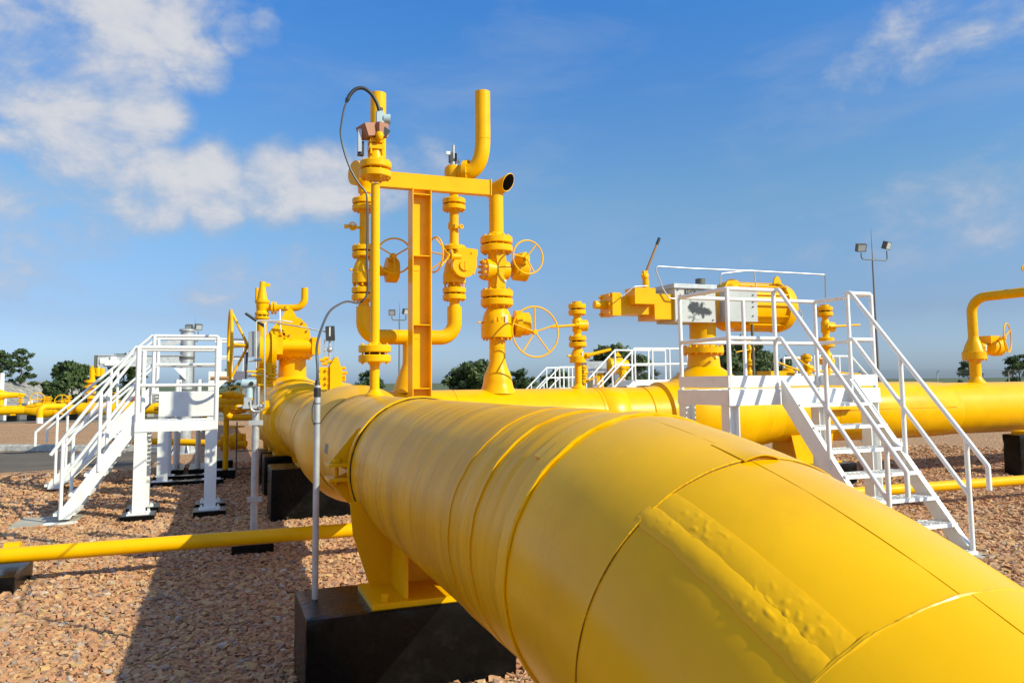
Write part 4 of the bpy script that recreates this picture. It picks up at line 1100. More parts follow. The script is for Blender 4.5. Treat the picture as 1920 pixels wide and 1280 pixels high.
lever(TBX, (a.x + .5, 12.9, b2.z + .03), W(1622, 702, Y=12.9), .022, grip=.06)

# --- riser with a swan neck further along the branch line
X12 = W(1826, 650, Y=YB).x
RR = thing('offtake_riser', 'yellow offtake riser with valve and elbow leaving the picture on the right', 'riser pipe', (X12, YB, AZ + PR))
Zo = lambda py: zr(X12, YB, py); zb = AZ + PR
MB().lathe((X12, YB, zb - .03), (0, 0, 1), [(0, .18), (.03, .16), (.10, .105), (.14, .095)], 28).build('boss', YP, RR)
MB().cyl((X12, YB, zb), (X12, YB, Zo(671)), .095, .10, n=24).build('riser_pipe', YP, RR)
z0 = Zo(673)
MB().lathe((X12, YB, z0), (0, 0, 1), [(0, .14), (0, .205), (.13, .205), (.135, .185), (.25, .15), (.36, .095), (.42, .085)], 32).build('valve_body', YP, RR)
b0 = MB()
for i in range(8): t = 2 * PI * i / 8; b0.cyl((X12 + .18 * math.cos(t), YB + .18 * math.sin(t), z0 - .03), (X12 + .18 * math.cos(t), YB + .18 * math.sin(t), z0 + .01), .016, n=6)
b0.build('body_studs', YP, RR)['kind'] = 'stuff'
tagplate(RR, (X12 + .09, YB - .17, Zo(652)), .035, .12)
q = W(1975, 545, Y=8.9)
MB().tube(fillet([(X12, YB, Zo(640)), (X12, YB, Zo(559)), (q.x, 8.9, Zo(559) + .02)], .28, 10), .085, 24).build('swan_neck', YP, RR)
for py in (607, 580): MB().torus((X12, YB, Zo(py)), (0, 0, 1), .085, .004, 28, 5).build('weld_seam', YP, RR)
g2 = W(1862, 650, Y=YB); MB().cyl((X12 + .1, YB, g2.z), (g2.x - .1, YB, g2.z), .07, n=14).build('gear_neck', YP, RR)
MB().lathe((g2.x - .16, YB, g2.z), (1, 0, 0), [(0, .11), (.02, .15), (.14, .15), (.15, .17), (.30, .17), (.32, .14)], 28).build('gear_case', YP, RR)
MB().ext((g2.x - .2, YB - .12, g2.z + .06), (g2.x + .06, YB + .12, g2.z + .2)).build('worm_housing', YP, RR)
h = W(1889, 633, Y=YB - .3); handwheel(RR, (h.x, YB - .3, h.z), (.45, -1, 0), .262, .013, 3, dish=.05, hub=.035, ph=.6, stem=(g2.x, YB - .05, g2.z + .1))
EW = thing('drain_valve', 'little yellow valve wheel poking in at the right picture edge', 'valve', W(1925, 503, Y=9.2))
q = W(1921, 503, Y=9.2); handwheel(EW, q, (-.3, -1, 0), .05, .012, 4, hub=.02, mt=YP); MB().cyl(q, q + V((.5, .1, 0)), .025, n=10).build('stem', YP, EW)

# ------------------------------------------------------------------ white platforms and stairs
WP = 'white_paint'


def rail(T, pts, r=.0225, rad=.06, name='handrail', n=12): return MB().tube(fillet(pts, rad, 5), r, n).build(name, WP, T)


def post(T, x, y, z0, z1, r=.0225, name='rail_post'): return MB().cyl((x, y, z0), (x, y, z1), r, n=12).build(name, WP, T)


def tread(T, c, d, w, L, th=.035, solid=False):
    """c centre, d unit walking direction, w unit width axis"""
    c = V(c); R = Matrix((V(w), V(d), V((0, 0, 1)))).transposed(); b = MB()
    if solid: b.box(c, (L, .24, th), R)
    else:
        for s in (-.11, .11): b.box(c + V(d) * s, (L, .02, th), R)
        k = int(L / .055)
        for i in range(k + 1): b.box(c + V(w) * (-L / 2 + .012 + (L - .024) * i / k) + V((0, 0, .004)), (.012, .20, th * .7), R)
        for s in (-.04, .04): b.box(c + V(d) * s + V((0, 0, .006)), (L, .008, th * .5), R)
    return b.build('tread', WP, T)


def stair(T, o, d, w, h, run, n, rt, rend, posts, drop=.22, ext=0., mid=.52, solid=False, sh=.19, r=.0225, top_in=.10):
    """o top of first stringer at the deck edge, d walking-down direction, w width vector; rt rail height above deck, rend rail end (along, z)"""
    o = V(o); d = V(d).normalized(); W_ = V(w); wn = W_.normalized()
    sl = math.hypot(h, run)
    for k in (0, 1):
        b = o + W_ * k; foot = b + d * run - V((0, 0, h))
        nrm_ = (d * h + V((0, 0, run))).normalized()
        # stringer: inclined plate cut level at the foot
        ux = d; uy = V((0, 0, 1)); hv = sh * sl / run
        MB().prism([(0, -hv * .55), (0, hv * .45 - .03), (.02, hv * .45 - .03), (run * (1 - .0), -h + hv * .38), (run + .02, -h), (run - .55 * hv * run / h, -h)], b, ux, uy, .012).build('stringer', WP, T)
        fl = MB(); fl.bar(b + V((0, 0, hv * .45 - .035)) + wn * (.03 if k == 0 else -.03), foot + V((0, 0, hv * .38)) + wn * (.03 if k == 0 else -.03), .05, .010); fl.build('stringer_flange', WP, T)
        top = b + V((0, 0, rt)); end = b + d * rend[0]; end.z = rend[1]
        pts = [top - d * top_in, top + d * .02, end] + ([end - V((0, 0, drop))] if drop else [])
        rail(T, pts, r, .04)
        sv = (end - top) / (end - top).dot(d)
        m0 = top - V((0, 0, mid)); rail(T, [m0 - d * top_in, m0 + d * .02, m0 + sv * posts[-1]], r * .95, .04, 'mid_rail')
        for t in posts:
            pt_ = top + sv * t; zb_ = o.z - h * t / run
            post(T, pt_.x, pt_.y, max(o.z - h - .0, zb_ - .02), pt_.z, r)
    for i in range(n):
        t = (i + .75) / n
        c = o + W_ * .5 + d * (run * t) - V((0, 0, h * t)); tread(T, c, d, wn, W_.length - .02, solid=solid)


def footing(T, x, y, s=.24, z=.03, blk=.08):
    MB().ext((x - s * .75, y - s * .75, -.02), (x + s * .75, y + s * .75, blk)).build('footing', 'black_bitumen', T)
    MB().ext((x - s / 2, y - s / 2, blk), (x + s / 2, y + s / 2, blk + .016)).build('foot_plate', WP, T)
    b = MB()
    for sx in (-1, 1):
        for sy in (-1, 1): b.cyl((x + sx * s * .4, y + sy * s * .4, blk + .016), (x + sx * s * .4, y + sy * s * .4, blk + .045), .016, n=6)
    b.build('anchor_bolts', WP, T)['kind'] = 'stuff'


def ileg(T, x, y, z0, z1, w=.15, dpt=.15, t=.012, turn=False):
    b = MB()
    if not turn:
        b.ext((x - w / 2, y - dpt / 2, z0), (x + w / 2, y - dpt / 2 + t, z1)).ext((x - w / 2, y + dpt / 2 - t, z0), (x + w / 2, y + dpt / 2, z1)).ext((x - t / 2, y - dpt / 2 + t, z0), (x + t / 2, y + dpt / 2 - t, z1))
    else:
        b.ext((x - w / 2, y - dpt / 2, z0), (x - w / 2 + t, y + dpt / 2, z1)).ext((x + w / 2 - t, y - dpt / 2, z0), (x + w / 2, y + dpt / 2, z1)).ext((x - w / 2 + t, y - t / 2, z0), (x + w / 2 - t, y + t / 2, z1))
    return b.build('leg', WP, T)


def grating(T, x0, x1, y0, y1, z, along='x', step=.06):
    b = MB(); k = int((y1 - y0) / step)
    for i in range(k + 1): yy = y0 + (y1 - y0) * i / k; b.ext((x0, yy - .004, z - .03), (x1, yy + .004, z))
    k = int((x1 - x0) / .12)
    for i in range(k + 1): xx = x0 + (x1 - x0) * i / k; b.ext((xx - .003, y0, z - .012), (xx + .003, y1, z - .003))
    o = b.build('deck_grating', WP, T, smooth=False); o['kind'] = 'stuff'; return o


# right-hand platform in front of the shutdown valve
PA = thing('access_platform', 'white steel platform with stairs in front of the grey control boxes', 'platform', (6.07, 7.3, 0))
x0, x1, y0, y1, zd = 5.03, 7.10, 6.85, 7.82, 1.585
for a, b2, sz_ in (((x0, y0), (x1, y0), 0), ((x0, y1), (x1, y1), 1)):
    MB().ext((x0, a[1] - .006, zd - .165), (x1, a[1] + .006, zd - .004)).build('deck_beam', WP, PA)
    MB().ext((x0, a[1] - (.006 if sz_ else -.006), zd - .165), (x1, a[1] + (-.06 if sz_ else .06), zd - .155)).build('beam_flange', WP, PA)
for x in (x0, x1): MB().ext((x - .006, y0 + .0065, zd - .165), (x + .006, y1 - .0065, zd - .0045)).build('deck_beam', WP, PA)
grating(PA, x0 + .01, x1 - .01, y0 + .01, y1 - .01, zd)
for x, y in ((x0 + .07, y0 + .08), (x1 - .08, y0 + .08), (x0 + .07, y1 - .08), (x1 - .08, y1 - .08)):
    ileg(PA, x, y, .09, zd - .166, .13, .14, turn=True); footing(PA, x, y)
zt2, zm2 = 2.665, 2.135
xs0, xs1 = 5.68, 6.72
rx0, rx1, ry0, ry1 = x0 + .04, x1 - .03, y0 + .03, y1 - .03
rail(PA, [(xs0 - .0, ry0, zt2), (rx0, ry0, zt2), (rx0, ry1, zt2), (rx1, ry1, zt2), (rx1, ry0, zt2), (xs1, ry0, zt2)], .0235, .03)
rail(PA, [(xs0 - .0, ry0, zm2), (rx0, ry0, zm2), (rx0, ry1, zm2), (rx1, ry1, zm2), (rx1, ry0, zm2), (xs1, ry0, zm2)], .0225, .03, 'mid_rail')
for x, y in ((rx0, ry0), (rx0, ry1), (rx1, ry0), (rx1, ry1), (xs0, ry0), (xs1, ry0), ((rx0 + rx1) / 2 - .1, ry1)): post(PA, x, y, zd - .02, zt2 - .005, .0235)
tk = .006
MB().ext((x0 + .01, y0 + .012, zd + .025), (xs0, y0 + .012 + tk, zd + .15)).build('toe_board', WP, PA)
MB().ext((xs1, y0 + .012, zd + .025), (x1 - .01, y0 + .012 + tk, zd + .15)).build('toe_board', WP, PA)
MB().ext((x0 + .01, y1 - .012 - tk, zd + .025), (x1 - .01, y1 - .012, zd + .15)).build('toe_board', WP, PA)
for x in (x0 + .012, x1 - .012): MB().ext((x - tk / 2, y0 + .02, zd + .025), (x + tk / 2, y1 - .02, zd + .15)).build('toe_board', WP, PA)
stair(PA, (xs0 + .02, y0 - .02, zd), (0, -1, 0), (xs1 - xs0 - .04, 0, 0), zd, 1.36, 7, zt2 - zd, (1.58, .87), (.66, 1.37), mid=.53, top_in=.05, r=.0235)
for x in (xs0, xs1): MB().ext((x - .10, y0 - 1.52, -.02), (x + .10, y0 - 1.22, .03)).build('footing', 'concrete', PA)

# near left platform
PB = thing('step_platform', 'nearer of two white stair platforms on the left, with low deck', 'platform', (-.49, 11.4, 0), 'white stair platforms on the left')
x0, x1, y0, y1, zd = -.985, .0, 11.0, 11.82, 1.235
for y in (y0, y1): MB().ext((x0, y - .006, zd - .125), (x1, y + .006, zd)).build('deck_beam', WP, PB)
for x in (x0, x1): MB().ext((x - .006, y0 + .0065, zd - .125), (x + .006, y1 - .0065, zd - .001)).build('deck_beam', WP, PB)
grating(PB, x0 + .01, x1 - .01, y0 + .01, y1 - .01, zd - .002)
for x, y in ((x0 + .072, y0 + .07), (x1 - .072, y0 + .07), (x0 + .072, y1 - .07), (x1 - .072, y1 - .07)):
    ileg(PB, x, y, .1, zd - .126, .145, .13); footing(PB, x, y, .26)
zt2, zm2 = 2.19, 1.70
for y in (y0 + .02, y1 - .02):
    rail(PB, [(x0 + .02, y, zt2), (x1 - .02, y, zt2)], .0235); rail(PB, [(x0 + .02, y, zm2), (x1 - .02, y, zm2)], .0225, name='mid_rail')
    for x in (x0 + .02, x1 - .02): post(PB, x, y, zd - .01, zt2, .0295)
rail(PB, [(x1 - .02, y0 + .02, zt2), (x1 - .02, y1 - .02, zt2)], .0225); rail(PB, [(x1 - .02, y0 + .02, zm2), (x1 - .02, y1 - .02, zm2)], .0225, name='mid_rail')
stair(PB, (x0, y0 + .05, zd), (-1, 0, 0), (0, y1 - y0 - .10, 0), zd - .07, .80, 5, zt2 - zd, (.93, .86), (.40, .80), drop=0, mid=.5, solid=True, top_in=.0, sh=.16)
MB().ext((x0 - .98, y0 - .02, .0), (x0 - .62, y0 + .14, .03)).build('foot_plate', WP, PB)
tag(MB().ext((-2.32, 10.98, -.02), (-1.62, 11.75, .022)).build('paving_slab', 'concrete', loc=(-2, 11.3, 0)), 'flat grey concrete slab at the foot of the nearer white stair', 'slab')

# far left platform
PC = thing('step_platform', 'taller white stair platform standing behind the nearer one on the left', 'platform', (-.5, 14.8, 0), 'white stair platforms on the left')
x0, x1, y0, y1, zd = -1.05, .0, 14.4, 15.4, 1.59
MB().ext((x0 + .12, y0 - .008, zd - .42), (x1, y0 + .008, zd - .012)).build('deck_beam', WP, PC)
MB().ext((x0, y1 - .006, zd - .2), (x1, y1 + .006, zd - .012)).build('deck_beam', WP, PC)
for x in (x0, x1): MB().ext((x - .006, y0 + .009, zd - .2), (x + .006, y1 - .007, zd - .012)).build('deck_beam', WP, PC)
grating(PC, x0, x1, y0, y1, zd)
for x, y in ((x0 + .20, y0 + .08), (x1 - .08, y0 + .08), (x0 + .20, y1 - .08), (x1 - .08, y1 - .08)): ileg(PC, x, y, .1, zd - .2, .17, .14)
for y in (y0 + .08, y1 - .08):
    MB().ext((x0, y - .11, -.02), (x1 + .12, y + .11, .085)).build('footing', 'black_bitumen', PC)
    for x in (x0 + .20, x1 - .08): MB().ext((x - .15, y - .10, .086), (x + .15, y + .10, .101)).build('foot_plate', WP, PC)
zt2, zm2 = 2.54, 2.05
for y in (y0 + .02, y1 - .02):
    rail(PC, [(x0 + .02, y, zt2), (x1 - .02, y, zt2)], .025); rail(PC, [(x0 + .02, y, zm2), (x1 - .02, y, zm2)], .0235, name='mid_rail')
    for x in (x0 + .02, x1 - .02): post(PC, x, y, zd - .01, zt2, .0295)
stair(PC, (x0, y0 + .05, zd), (-1, 0, 0), (0, .9, 0), zd - .06, 1.46, 7, zt2 - zd, (1.68, .97), (.62, 1.38), mid=.5, solid=True, top_in=.0, drop=.22, sh=.2)

# railed deck beside the big ball valve
PD = thing('valve_platform', 'small white railed deck beside the big ball valve', 'platform', (.3, 16.3, 0))
x0 = W(412, 700, Y=16).x; x1 = W(462, 700, Y=16).x; zd = zr(x0, 16, 696)
MB().ext((x0 - .2, 16, zd - .16), (x1, 17.1, zd)).build('deck', WP, PD)
MB().prism([(0, 0), (.35, 0), (0, -.35)], (x0 - .2, 16.02, zd - .16), (1, 0, 0), (0, 0, 1), .02).build('bracket', WP, PD)
for y in (16.03, 17.05):
    for dz in (.62, .28): rail(PD, [(x0 - .1, y, zd + dz), (x1 - .02, y, zd + dz)], .024, name='handrail' if dz > .5 else 'mid_rail')
    for x in (x0 + .0, x0 + .22, x1 - .03): post(PD, x, y, zd, zd + .62, .024)
for x in (x0 + .05, x1 - .05):
    for y in (16.1, 17.0): post(PD, x - .8, y, .1, zd - .15, .04, 'leg')
for x in (x0 - .75, x1 - .85): MB().ext((x - .15, 15.95, -.02), (x + .15, 17.15, .12)).build('footing', 'black_bitumen', PD)

# ------------------------------------------------------------------ big ball valve on the main line
YV = 14.56
BV = thing('ball_valve', 'big yellow ball valve body on the main line behind the transmitter stand', 'valve', (AX, YV, 0))
MB().lathe((AX, 0, AZ), (0, 1, 0), [(11.75, .459), (11.98, .475), (12.02, .525), (12.30, .53), (12.34, .56), (12.9, .615), (13.5, .655), (15.3, .66), (15.9, .61), (16.5, .53), (17.6, .457)], 80, False).build('valve_body', YP, BV, ang=32)
for y in (12.62, 13.2): MB().torus((AX, y, AZ), (0, 1, 0), .585 if y < 13 else .635, .010, 72, 6).build('body_weld', YP, BV)
q = W(482, 772, Y=12.1)
MB().prism([(-.06, -.10), (.05, -.12), (.02, .10), (-.05, .10), (-.11, .02)], (AX - .555, 12.2, AZ + .22), (1, 0, 0), (0, 0, 1), .03).build('lifting_lug', YP, BV)
Zg = lambda py, X=AX: zr(X, YV, py)
MB().lathe((AX, YV, AZ + .45), (0, 0, 1), [(0, .52), (.14, .44), (.20, .30), (.24, .25), (Zg(668) - AZ - .45, .238)], 40, False).build('bonnet_neck', YP, BV)
bf = MB().lathe((AX, YV, Zg(672)), (0, 0, 1), [(0, .25), (.02, .33), (.10, .43), (.22, .45), (.28, .45)], 40).build('gear_flange', YP, BV)
bolts(bf, (AX, YV, Zg(668)), (0, 0, 1), .31, 14, .10, .015)
GO = thing('gear_operator', 'domed yellow gear operator with long barrel on top of the big ball valve', 'gear box', (AX, YV, Zg(650)))
fy = YV - .28
poly = [(-.38, -.02), (-.38, .10), (-.15, .40), (-.05, .45), (.08, .45), (.20, .40), (.30, .30), (.36, .16), (.38, -.02)]
ho = W(541, 640, Y=fy)
MB().prism(poly, (ho.x, fy + .05, ho.z), (1, 0, 0), (0, 0, 1), .32).build('gear_case', YP, GO)
for dx, dz in ((-.28, .14), (-.16, .32), (.22, .32), (.30, .18), (.31, .04), (.0, .10), (-.30, .02)): MB().cyl((ho.x + dx, fy - .11, ho.z + dz), (ho.x + dx, fy - .135, ho.z + dz), .02, n=6).build('cover_screw', 'handle_brown', GO)
MB().prism([(-.14, 0), (.14, 0), (.06, .16), (0, .2), (-.06, .16)], (ho.x, fy - .05, ho.z + .40), (1, 0, 0), (0, 0, 1), .05).build('lifting_lug', YP, GO)
MB().cyl((ho.x - .05, fy - .08, ho.z + .62), (ho.x - .05, fy - .08, ho.z + .57), .04, n=12).build('lug_pin', YP, GO)
a = W(522, 648, Y=fy - .18); b2 = W(592, 650, Y=fy - .18)
MB().cyl((a.x, fy - .14, a.z), (b2.x, fy - .14, a.z), .105, n=24).build('worm_barrel', YP, GO)
for x in (a.x, b2.x): MB().ext((x - .07, fy - .26, a.z - .15), (x + .07, fy + .0, a.z + .15)).build('barrel_flange', YP, GO)
MB().ext((ho.x - .42, fy - .14, ho.z - .05), (ho.x + .42, fy + .20, ho.z - .015)).build('case_flange', YP, GO)
MB().cyl((ho.x - .12, fy - .13, ho.z + .015), (ho.x + .36, fy - .13, ho.z + .015), .02, n=10).build('stop_rod', YP, GO)
for dx in (-.2, .05, .3): MB().box((ho.x + dx, fy - .13, ho.z + .015), (.05, .04, .06)).build('rod_bracket', YP, GO)
rw = random.Random(3); cl_ = MB()
for i in range(16):
    q = W(rw.uniform(505, 535), rw.uniform(618, 636), Y=fy - .1); cl_.box(q, (rw.uniform(.04, .10), .08, rw.uniform(.03, .09)))
o = cl_.build('fittings', YP, GO); o['kind'] = 'stuff'
dk = W(497, 660, Y=fy - .05)
MB().cyl((dk.x - .10, fy - .02, dk.z), (dk.x + .10, fy - .02, dk.z), .29, n=32).build('reduction_case', YP, GO)
MB().cyl((dk.x + .10, fy - .02, dk.z), (dk.x + .18, fy - .02, dk.z), .34, n=32).build('reduction_flange', YP, GO)
MB().cyl((dk.x + .1, fy - .05, a.z), (a.x, fy - .1, a.z), .13, n=20).build('input_neck', YP, GO)
hx = W(431, 648, Y=fy).x; hz = W(431, 648, Y=fy).z; hubx = W(463, 648, Y=fy).x
o = handwheel(GO, (hx, fy - .05, hz), (-1, -.03, 0), .615, .026, 4, dish=hx - hubx if hx > hubx else hubx - hx, hub=.05, ph=.0, stem=(dk.x, fy - .03, hz))
MB().cyl((hx, fy - .05, hz - .56), (hx - .30, fy - .08, hz - .56), .028, n=12).build('crank_grip', 'handle_brown', o)
pbox(GO, 'terminal_box', 466, 488, 621, 668, fy - .25, .2, 'grey_metal')
lever(GO, W(497, 612, Y=fy - .2), W(460, 587, Y=fy - .2), .03, 'black_rubber')
for pts in ([(480, 690), (480, 601), (530, 601), (548, 604)],): MB().tube(fillet([W(x, y, Y=fy - .3) for x, y in pts], .05), .014, 8).build('tubing', 'silver_tag', GO)
MB().tube(fillet([W(525, 580, Y=fy - .2), W(525, 606, Y=fy - .25), W(527, 622, Y=fy - .25)], .05), .010, 8).build('tubing', 'silver_tag', GO)
MB().tube(fillet([W(463, 660, Y=fy - .1), W(461, 720, Y=fy - .1)], .05), .02, 8).build('cable_drop', 'cable_grey', GO)

IV = thing('isolation_valves', 'cluster of small yellow bypass valves left of the big valve neck', 'valve cluster', (W(508, 730, Y=12.9).x, 12.9, 1.5))
rq = random.Random(11)
for px, py, w_, h_ in ((507, 712, 9, 26), (503, 690, 8, 20), (514, 700, 6, 30), (498, 716, 7, 14)):
    a_ = W(px, py + h_ / 2, Y=12.9); b_ = W(px, py - h_ / 2, Y=12.9); r_ = w_ * .0045
    MB().cyl(a_, b_, r_, n=12).build('valve_stem', YP, IV)
    for t in (.15, .42, .66, .9): c_ = a_.lerp(b_, t); MB().cyl(c_ - V((0, 0, .018)), c_ + V((0, 0, .018)), r_ * rq.uniform(1.5, 2.1), n=12).build('valve_collar', YP, IV)
for px, py, dx in ((498, 704, -.22), (505, 697, -.34), (506, 722, -.18)):
    c_ = W(px, py, Y=12.85); lever(IV, c_, c_ + V((dx, -.05, .01)), .02)
MB().cyl(W(491, 674, Y=12.9), W(466, 676, Y=12.9), .022, n=10).build('vent_tube', 'galvanised', IV)
MB().cyl(W(491, 703, Y=12.9), W(464, 704, Y=12.9), .026, n=10).build('vent_tube', 'silver_tag', IV)

# relief valve standing behind with a bent vent
YR = 15.6; XRV = W(491, 600, Y=YR).x; Zr_ = lambda py: zr(XRV, YR, py)
RV = thing('relief_valve', 'yellow spring relief valve with long bent vent above the gear operator', 'valve', (XRV, YR, .9))
MB().cyl((XRV, YR, .7), (XRV, YR, Zr_(600)), .095, n=20).build('riser_pipe', YP, RV)
MB().tube(fillet([(XRV, YR, .75), (AX, YR, .75), (AX, YR, AZ)], .1), .095, 16).build('riser_foot', YP, RV)
flange_pair(RV, (XRV, YR, Zr_(592)), (0, 0, 1), .135, .05, .03, 8, .09, indiv=False)
MB().lathe((XRV, YR, Zr_(587)), (0, 0, 1), [(0, .09), (.04, .105), (.18, .115), (.20, .135), (.25, .135), (.26, .10), (Zr_(540) - Zr_(587), .06), (Zr_(528) - Zr_(587), .05)], 24).build('spring_bonnet', YP, RV)
MB().cyl((XRV - .10, YR, Zr_(562)), (XRV - .10, YR, Zr_(540)), .03, n=10).build('test_lever', YP, RV)
MB().box((XRV + .09, YR, Zr_(534)), (.10, .05, .07)).build('cap_lug', YP, RV)
zo = Zr_(577); v1 = W(571, 577, Y=YR - .2); v2 = W(572, 540, Y=YR - .2)
MB().tube(fillet([(XRV, YR, zo), (v1.x, YR - .2, zo), (v1.x, YR - .2, v2.z)], .2, 8), .066, 20).build('vent_pipe', YP, RV)
for dx in (.17, .23): MB().cyl((XRV + dx, YR - .03, zo), (XRV + dx + .035, YR - .035, zo), .125, n=20).build('flange', YP, RV)
MB().cyl((W(541, 580, Y=YR - .15).x, YR - .15, zo), (W(541, 580, Y=YR - .15).x, YR - .15, Zr_(600)), .05, n=12).build('vent_prop', YP, RV)

# gas block and black gauge on the main line, in front of the valve
YG = 9.55
GB = thing('gauge_manifold', 'yellow bolted manifold block with a black gauge box above it', 'manifold', (W(625, 720, Y=YG).x, YG, 1.55))
a = W(617, 727, Y=YG); b2 = W(640, 684, Y=YG)
MB().prism([(0, -.1), (b2.x - a.x, -.1), (b2.x - a.x, .22), (b2.x - a.x - .03, .29), (.09, .37), (.06, .37), (0, .27)], (a.x, YG, a.z), (1, 0, 0), (0, 0, 1), .16).build('block', YP, GB)
a2 = W(596, 722, Y=YG); b3 = W(617, 688, Y=YG)
MB().ext((a2.x, YG - .05, a2.z - .05), (b3.x - .001, YG + .08, b3.z)).build('side_block', YP, GB)
for py in (693, 707, 718):
    for px in (600, 612): q = W(px, py, Y=YG - .05); MB().cyl(q, q + V((0, -.03, 0)), .017, n=6).build('block_bolt', YP, GB)
for py in (690, 699, 706, 712):
    q = W(641, py, Y=YG); MB().cyl(q, q + V((.06 if py % 2 else .04, -.02, 0)), .02, n=8).build('fitting', YP, GB)
for k, (px, py) in enumerate(((600, 675), (607, 672), (604, 682), (612, 678))): q = W(px, py, Y=YG - .02); MB().cyl(q, q + V((.06, -.01, .0)), .022, n=8).build('fitting', YP, GB)
q = W(619, 625, Y=YG); MB().box(q, (.10, .09, .175), Matrix.Rotation(-.05, 3, 'Y')).build('gauge_box', 'black_rubber', GB)
MB().box(q + V((-.01, -.047, .02)), (.018, .004, .11)).build('gauge_window', 'silver_tag', GB)
q = W(618, 655, Y=YG); sm = MB(); sm.cyl(q + V((0, 0, -.10)), q + V((0, 0, .12)), .014, n=8).ball(q, .035).box(q + V((-.04, 0, 0)), (.06, .03, .03)).cyl(q + V((.045, 0, -.02)), q + V((.045, 0, .12)), .005, n=6).cyl(q + V((-.06, 0, -.1)), q + V((-.06, 0, .12)), .006, n=6); sm.build('gauge_stem', 'steel_tube', GB)

# transmitter stand
XT, YT = .37, 8.45
TS = thing('transmitter_stand', 'grey pipe stand with pale blue pressure transmitter on a black base block', 'instrument', (XT, YT, 0))
MB().ext((.16, 8.34, -.02), (.56, 8.66, .10)).build('base_block', 'black_bitumen', TS)
MB().ext((.22, 8.38, .10), (.50, 8.62, .112)).build('base_plate', 'galvanised', TS)
zt = zr(XT, YT, 724)
MB().cyl((XT, YT, .112), (XT, YT, zt), .036, n=20).build('stand_pipe', 'galvanised', TS)
for py in (792, 935): MB().box((XT, YT - .03, zr(XT, YT, py)), (.14, .03, .05)).build('pipe_clip', 'galvanised', TS)
f2 = YT - .06
q = W(467, 719, Y=f2); MB().cyl(q + V((-.07, 0, .005)), q + V((.07, -.01, .0)), .044, n=20).build('transmitter_head', 'pale_blue_grey', TS)
MB().cyl(q + V((0, .0, -.03)), q + V((0, 0, -.14)), .034, .04, n=16).build('sensor_body', 'pale_blue_grey', TS)
MB().cyl(q + V((.02, -.05, .0)), q + V((.02, -.058, .0)), .022, n=14).build('cover_plug', 'dark_gap', TS)
MB().box(q + V((-.01, 0, -.18)), (.075, .08, .08)).build('sensor_flange', 'galvanised', TS)
mv = MB(); mv.box(q + V((.01, -.02, -.235)), (.14, .06, .035)); mv.cyl(q + V((-.10, -.02, -.23)), q + V((.13, -.02, -.23)), .012, n=8); mv.cyl(q + V((.11, -.02, -.23)), q + V((.15, -.02, -.23)), .022, n=8); mv.build('manifold', 'galvanised', TS)
MB().tube(fillet([W(469, 752, Y=f2 - .05), W(470, 771, Y=f2 - .05), W(496, 771, Y=f2 - .05), W(496, 604, Y=f2 - .05), W(504, 603, Y=f2), W(560, 612, Y=YG), W(612, 622, Y=YG)], .07, 6), .0085, 8).build('impulse_tube', 'steel_tube', TS)

# small yellow piping on its own stub post, left of the transmitter
YQ = 15.2; XQ = W(423, 850, Y=YQ).x
BP = thing('blowdown_piping', 'yellow blowdown pipework with small valves on a stub post and black block', 'pipework', (XQ, YQ, 0))
MB().ext((XQ - .22, YQ - .2, -.02), (XQ + .17, YQ + .2, .17)).build('base_block', 'black_bitumen', BP)
MB().cyl((XQ, YQ, .17), (XQ, YQ, zr(XQ, YQ, 772)), .048, n=16).build('stub_post', YP, BP)
qz = lambda px, py, Y=YQ: W(px, py, Y=Y)
MB().tube(fillet([qz(425, 760, YQ - .1), qz(425, 782, YQ - .1), qz(480, 782, YQ - .2)], .12), .058, 16).build('elbow_pipe', YP, BP)
MB().tube([qz(290, 766, YQ + .2), qz(480, 761, YQ - .2)], .038, 14).build('header_pipe', YP, BP)
MB().tube([qz(392, 756, YQ + .9), qz(500, 752, YQ + .9)], .16, 20).build('large_pipe', YP, BP)
for px, py, r in ((418, 768, .06), (428, 771, .07), (440, 777, .05), (449, 770, .07), (455, 770, .05), (430, 740, .10), (443, 742, .08), (405, 760, .06)):
    q = qz(px, py); o = MB(); o.ball(q, r, sz=.8).cyl(q - V((r * 1.3, 0, 0)), q + V((r * 1.3, 0, 0)), r * .62, n=12); o.build('valve_body', YP, BP)
MB().torus(qz(441, 735, YQ), (.2, -1, 0), .11, .012, 24, 6).build('handwheel', YP, BP)
q = qz(391, 762, YQ + .3); MB().ext((q.x - .10, YQ + .25, q.z - .26), (q.x + .12, YQ + .5, q.z + .12)).build('bracket_plate', YP, BP)
q = W(442, 817, Y=17.5); LV = thing('low_valve', 'dull yellow low valve with round handwheel near the ground', 'valve', (q.x, 17.5, 0))
MB().tube([W(250, 826, Y=18.2), W(462, 832, Y=17.2)], .07, 14).build('pipe', YP, LV)
for dx in (-.30, -.12, .14, .32): MB().cyl((q.x + dx, 17.4, q.z - .12), (q.x + dx + .06, 17.4, q.z - .12), .17, n=20).build('flange', YP, LV)
MB().ball((q.x + .02, 17.4, q.z - .1), .19).build('valve_body', YP, LV)
MB().cyl((q.x, 17.4, q.z), (q.x, 17.4, q.z + .2), .03, n=10).build('stem', YP, LV)
handwheel(LV, (q.x, 17.4, q.z + .2), (0, 0, 1), .17, .014, 4, hub=.03)
q = W(422, 855, Y=16.6); plinth('pipe_block', 'low black block behind the stub post', q.x - .3, q.x + .15, 16.4, 16.9, .22)
q = W(455, 890, Z=0); SFm = thing('cable_frame', 'thin dark steel frame standing between stub post and plinths', 'frame', (q.x, q.y, 0))
for dx in (0, .62): MB().cyl((q.x + dx - .12, q.y, 0), (q.x + dx - .12, q.y, 1.0), .012, n=8).build('upright', 'lamp_housing', SFm)
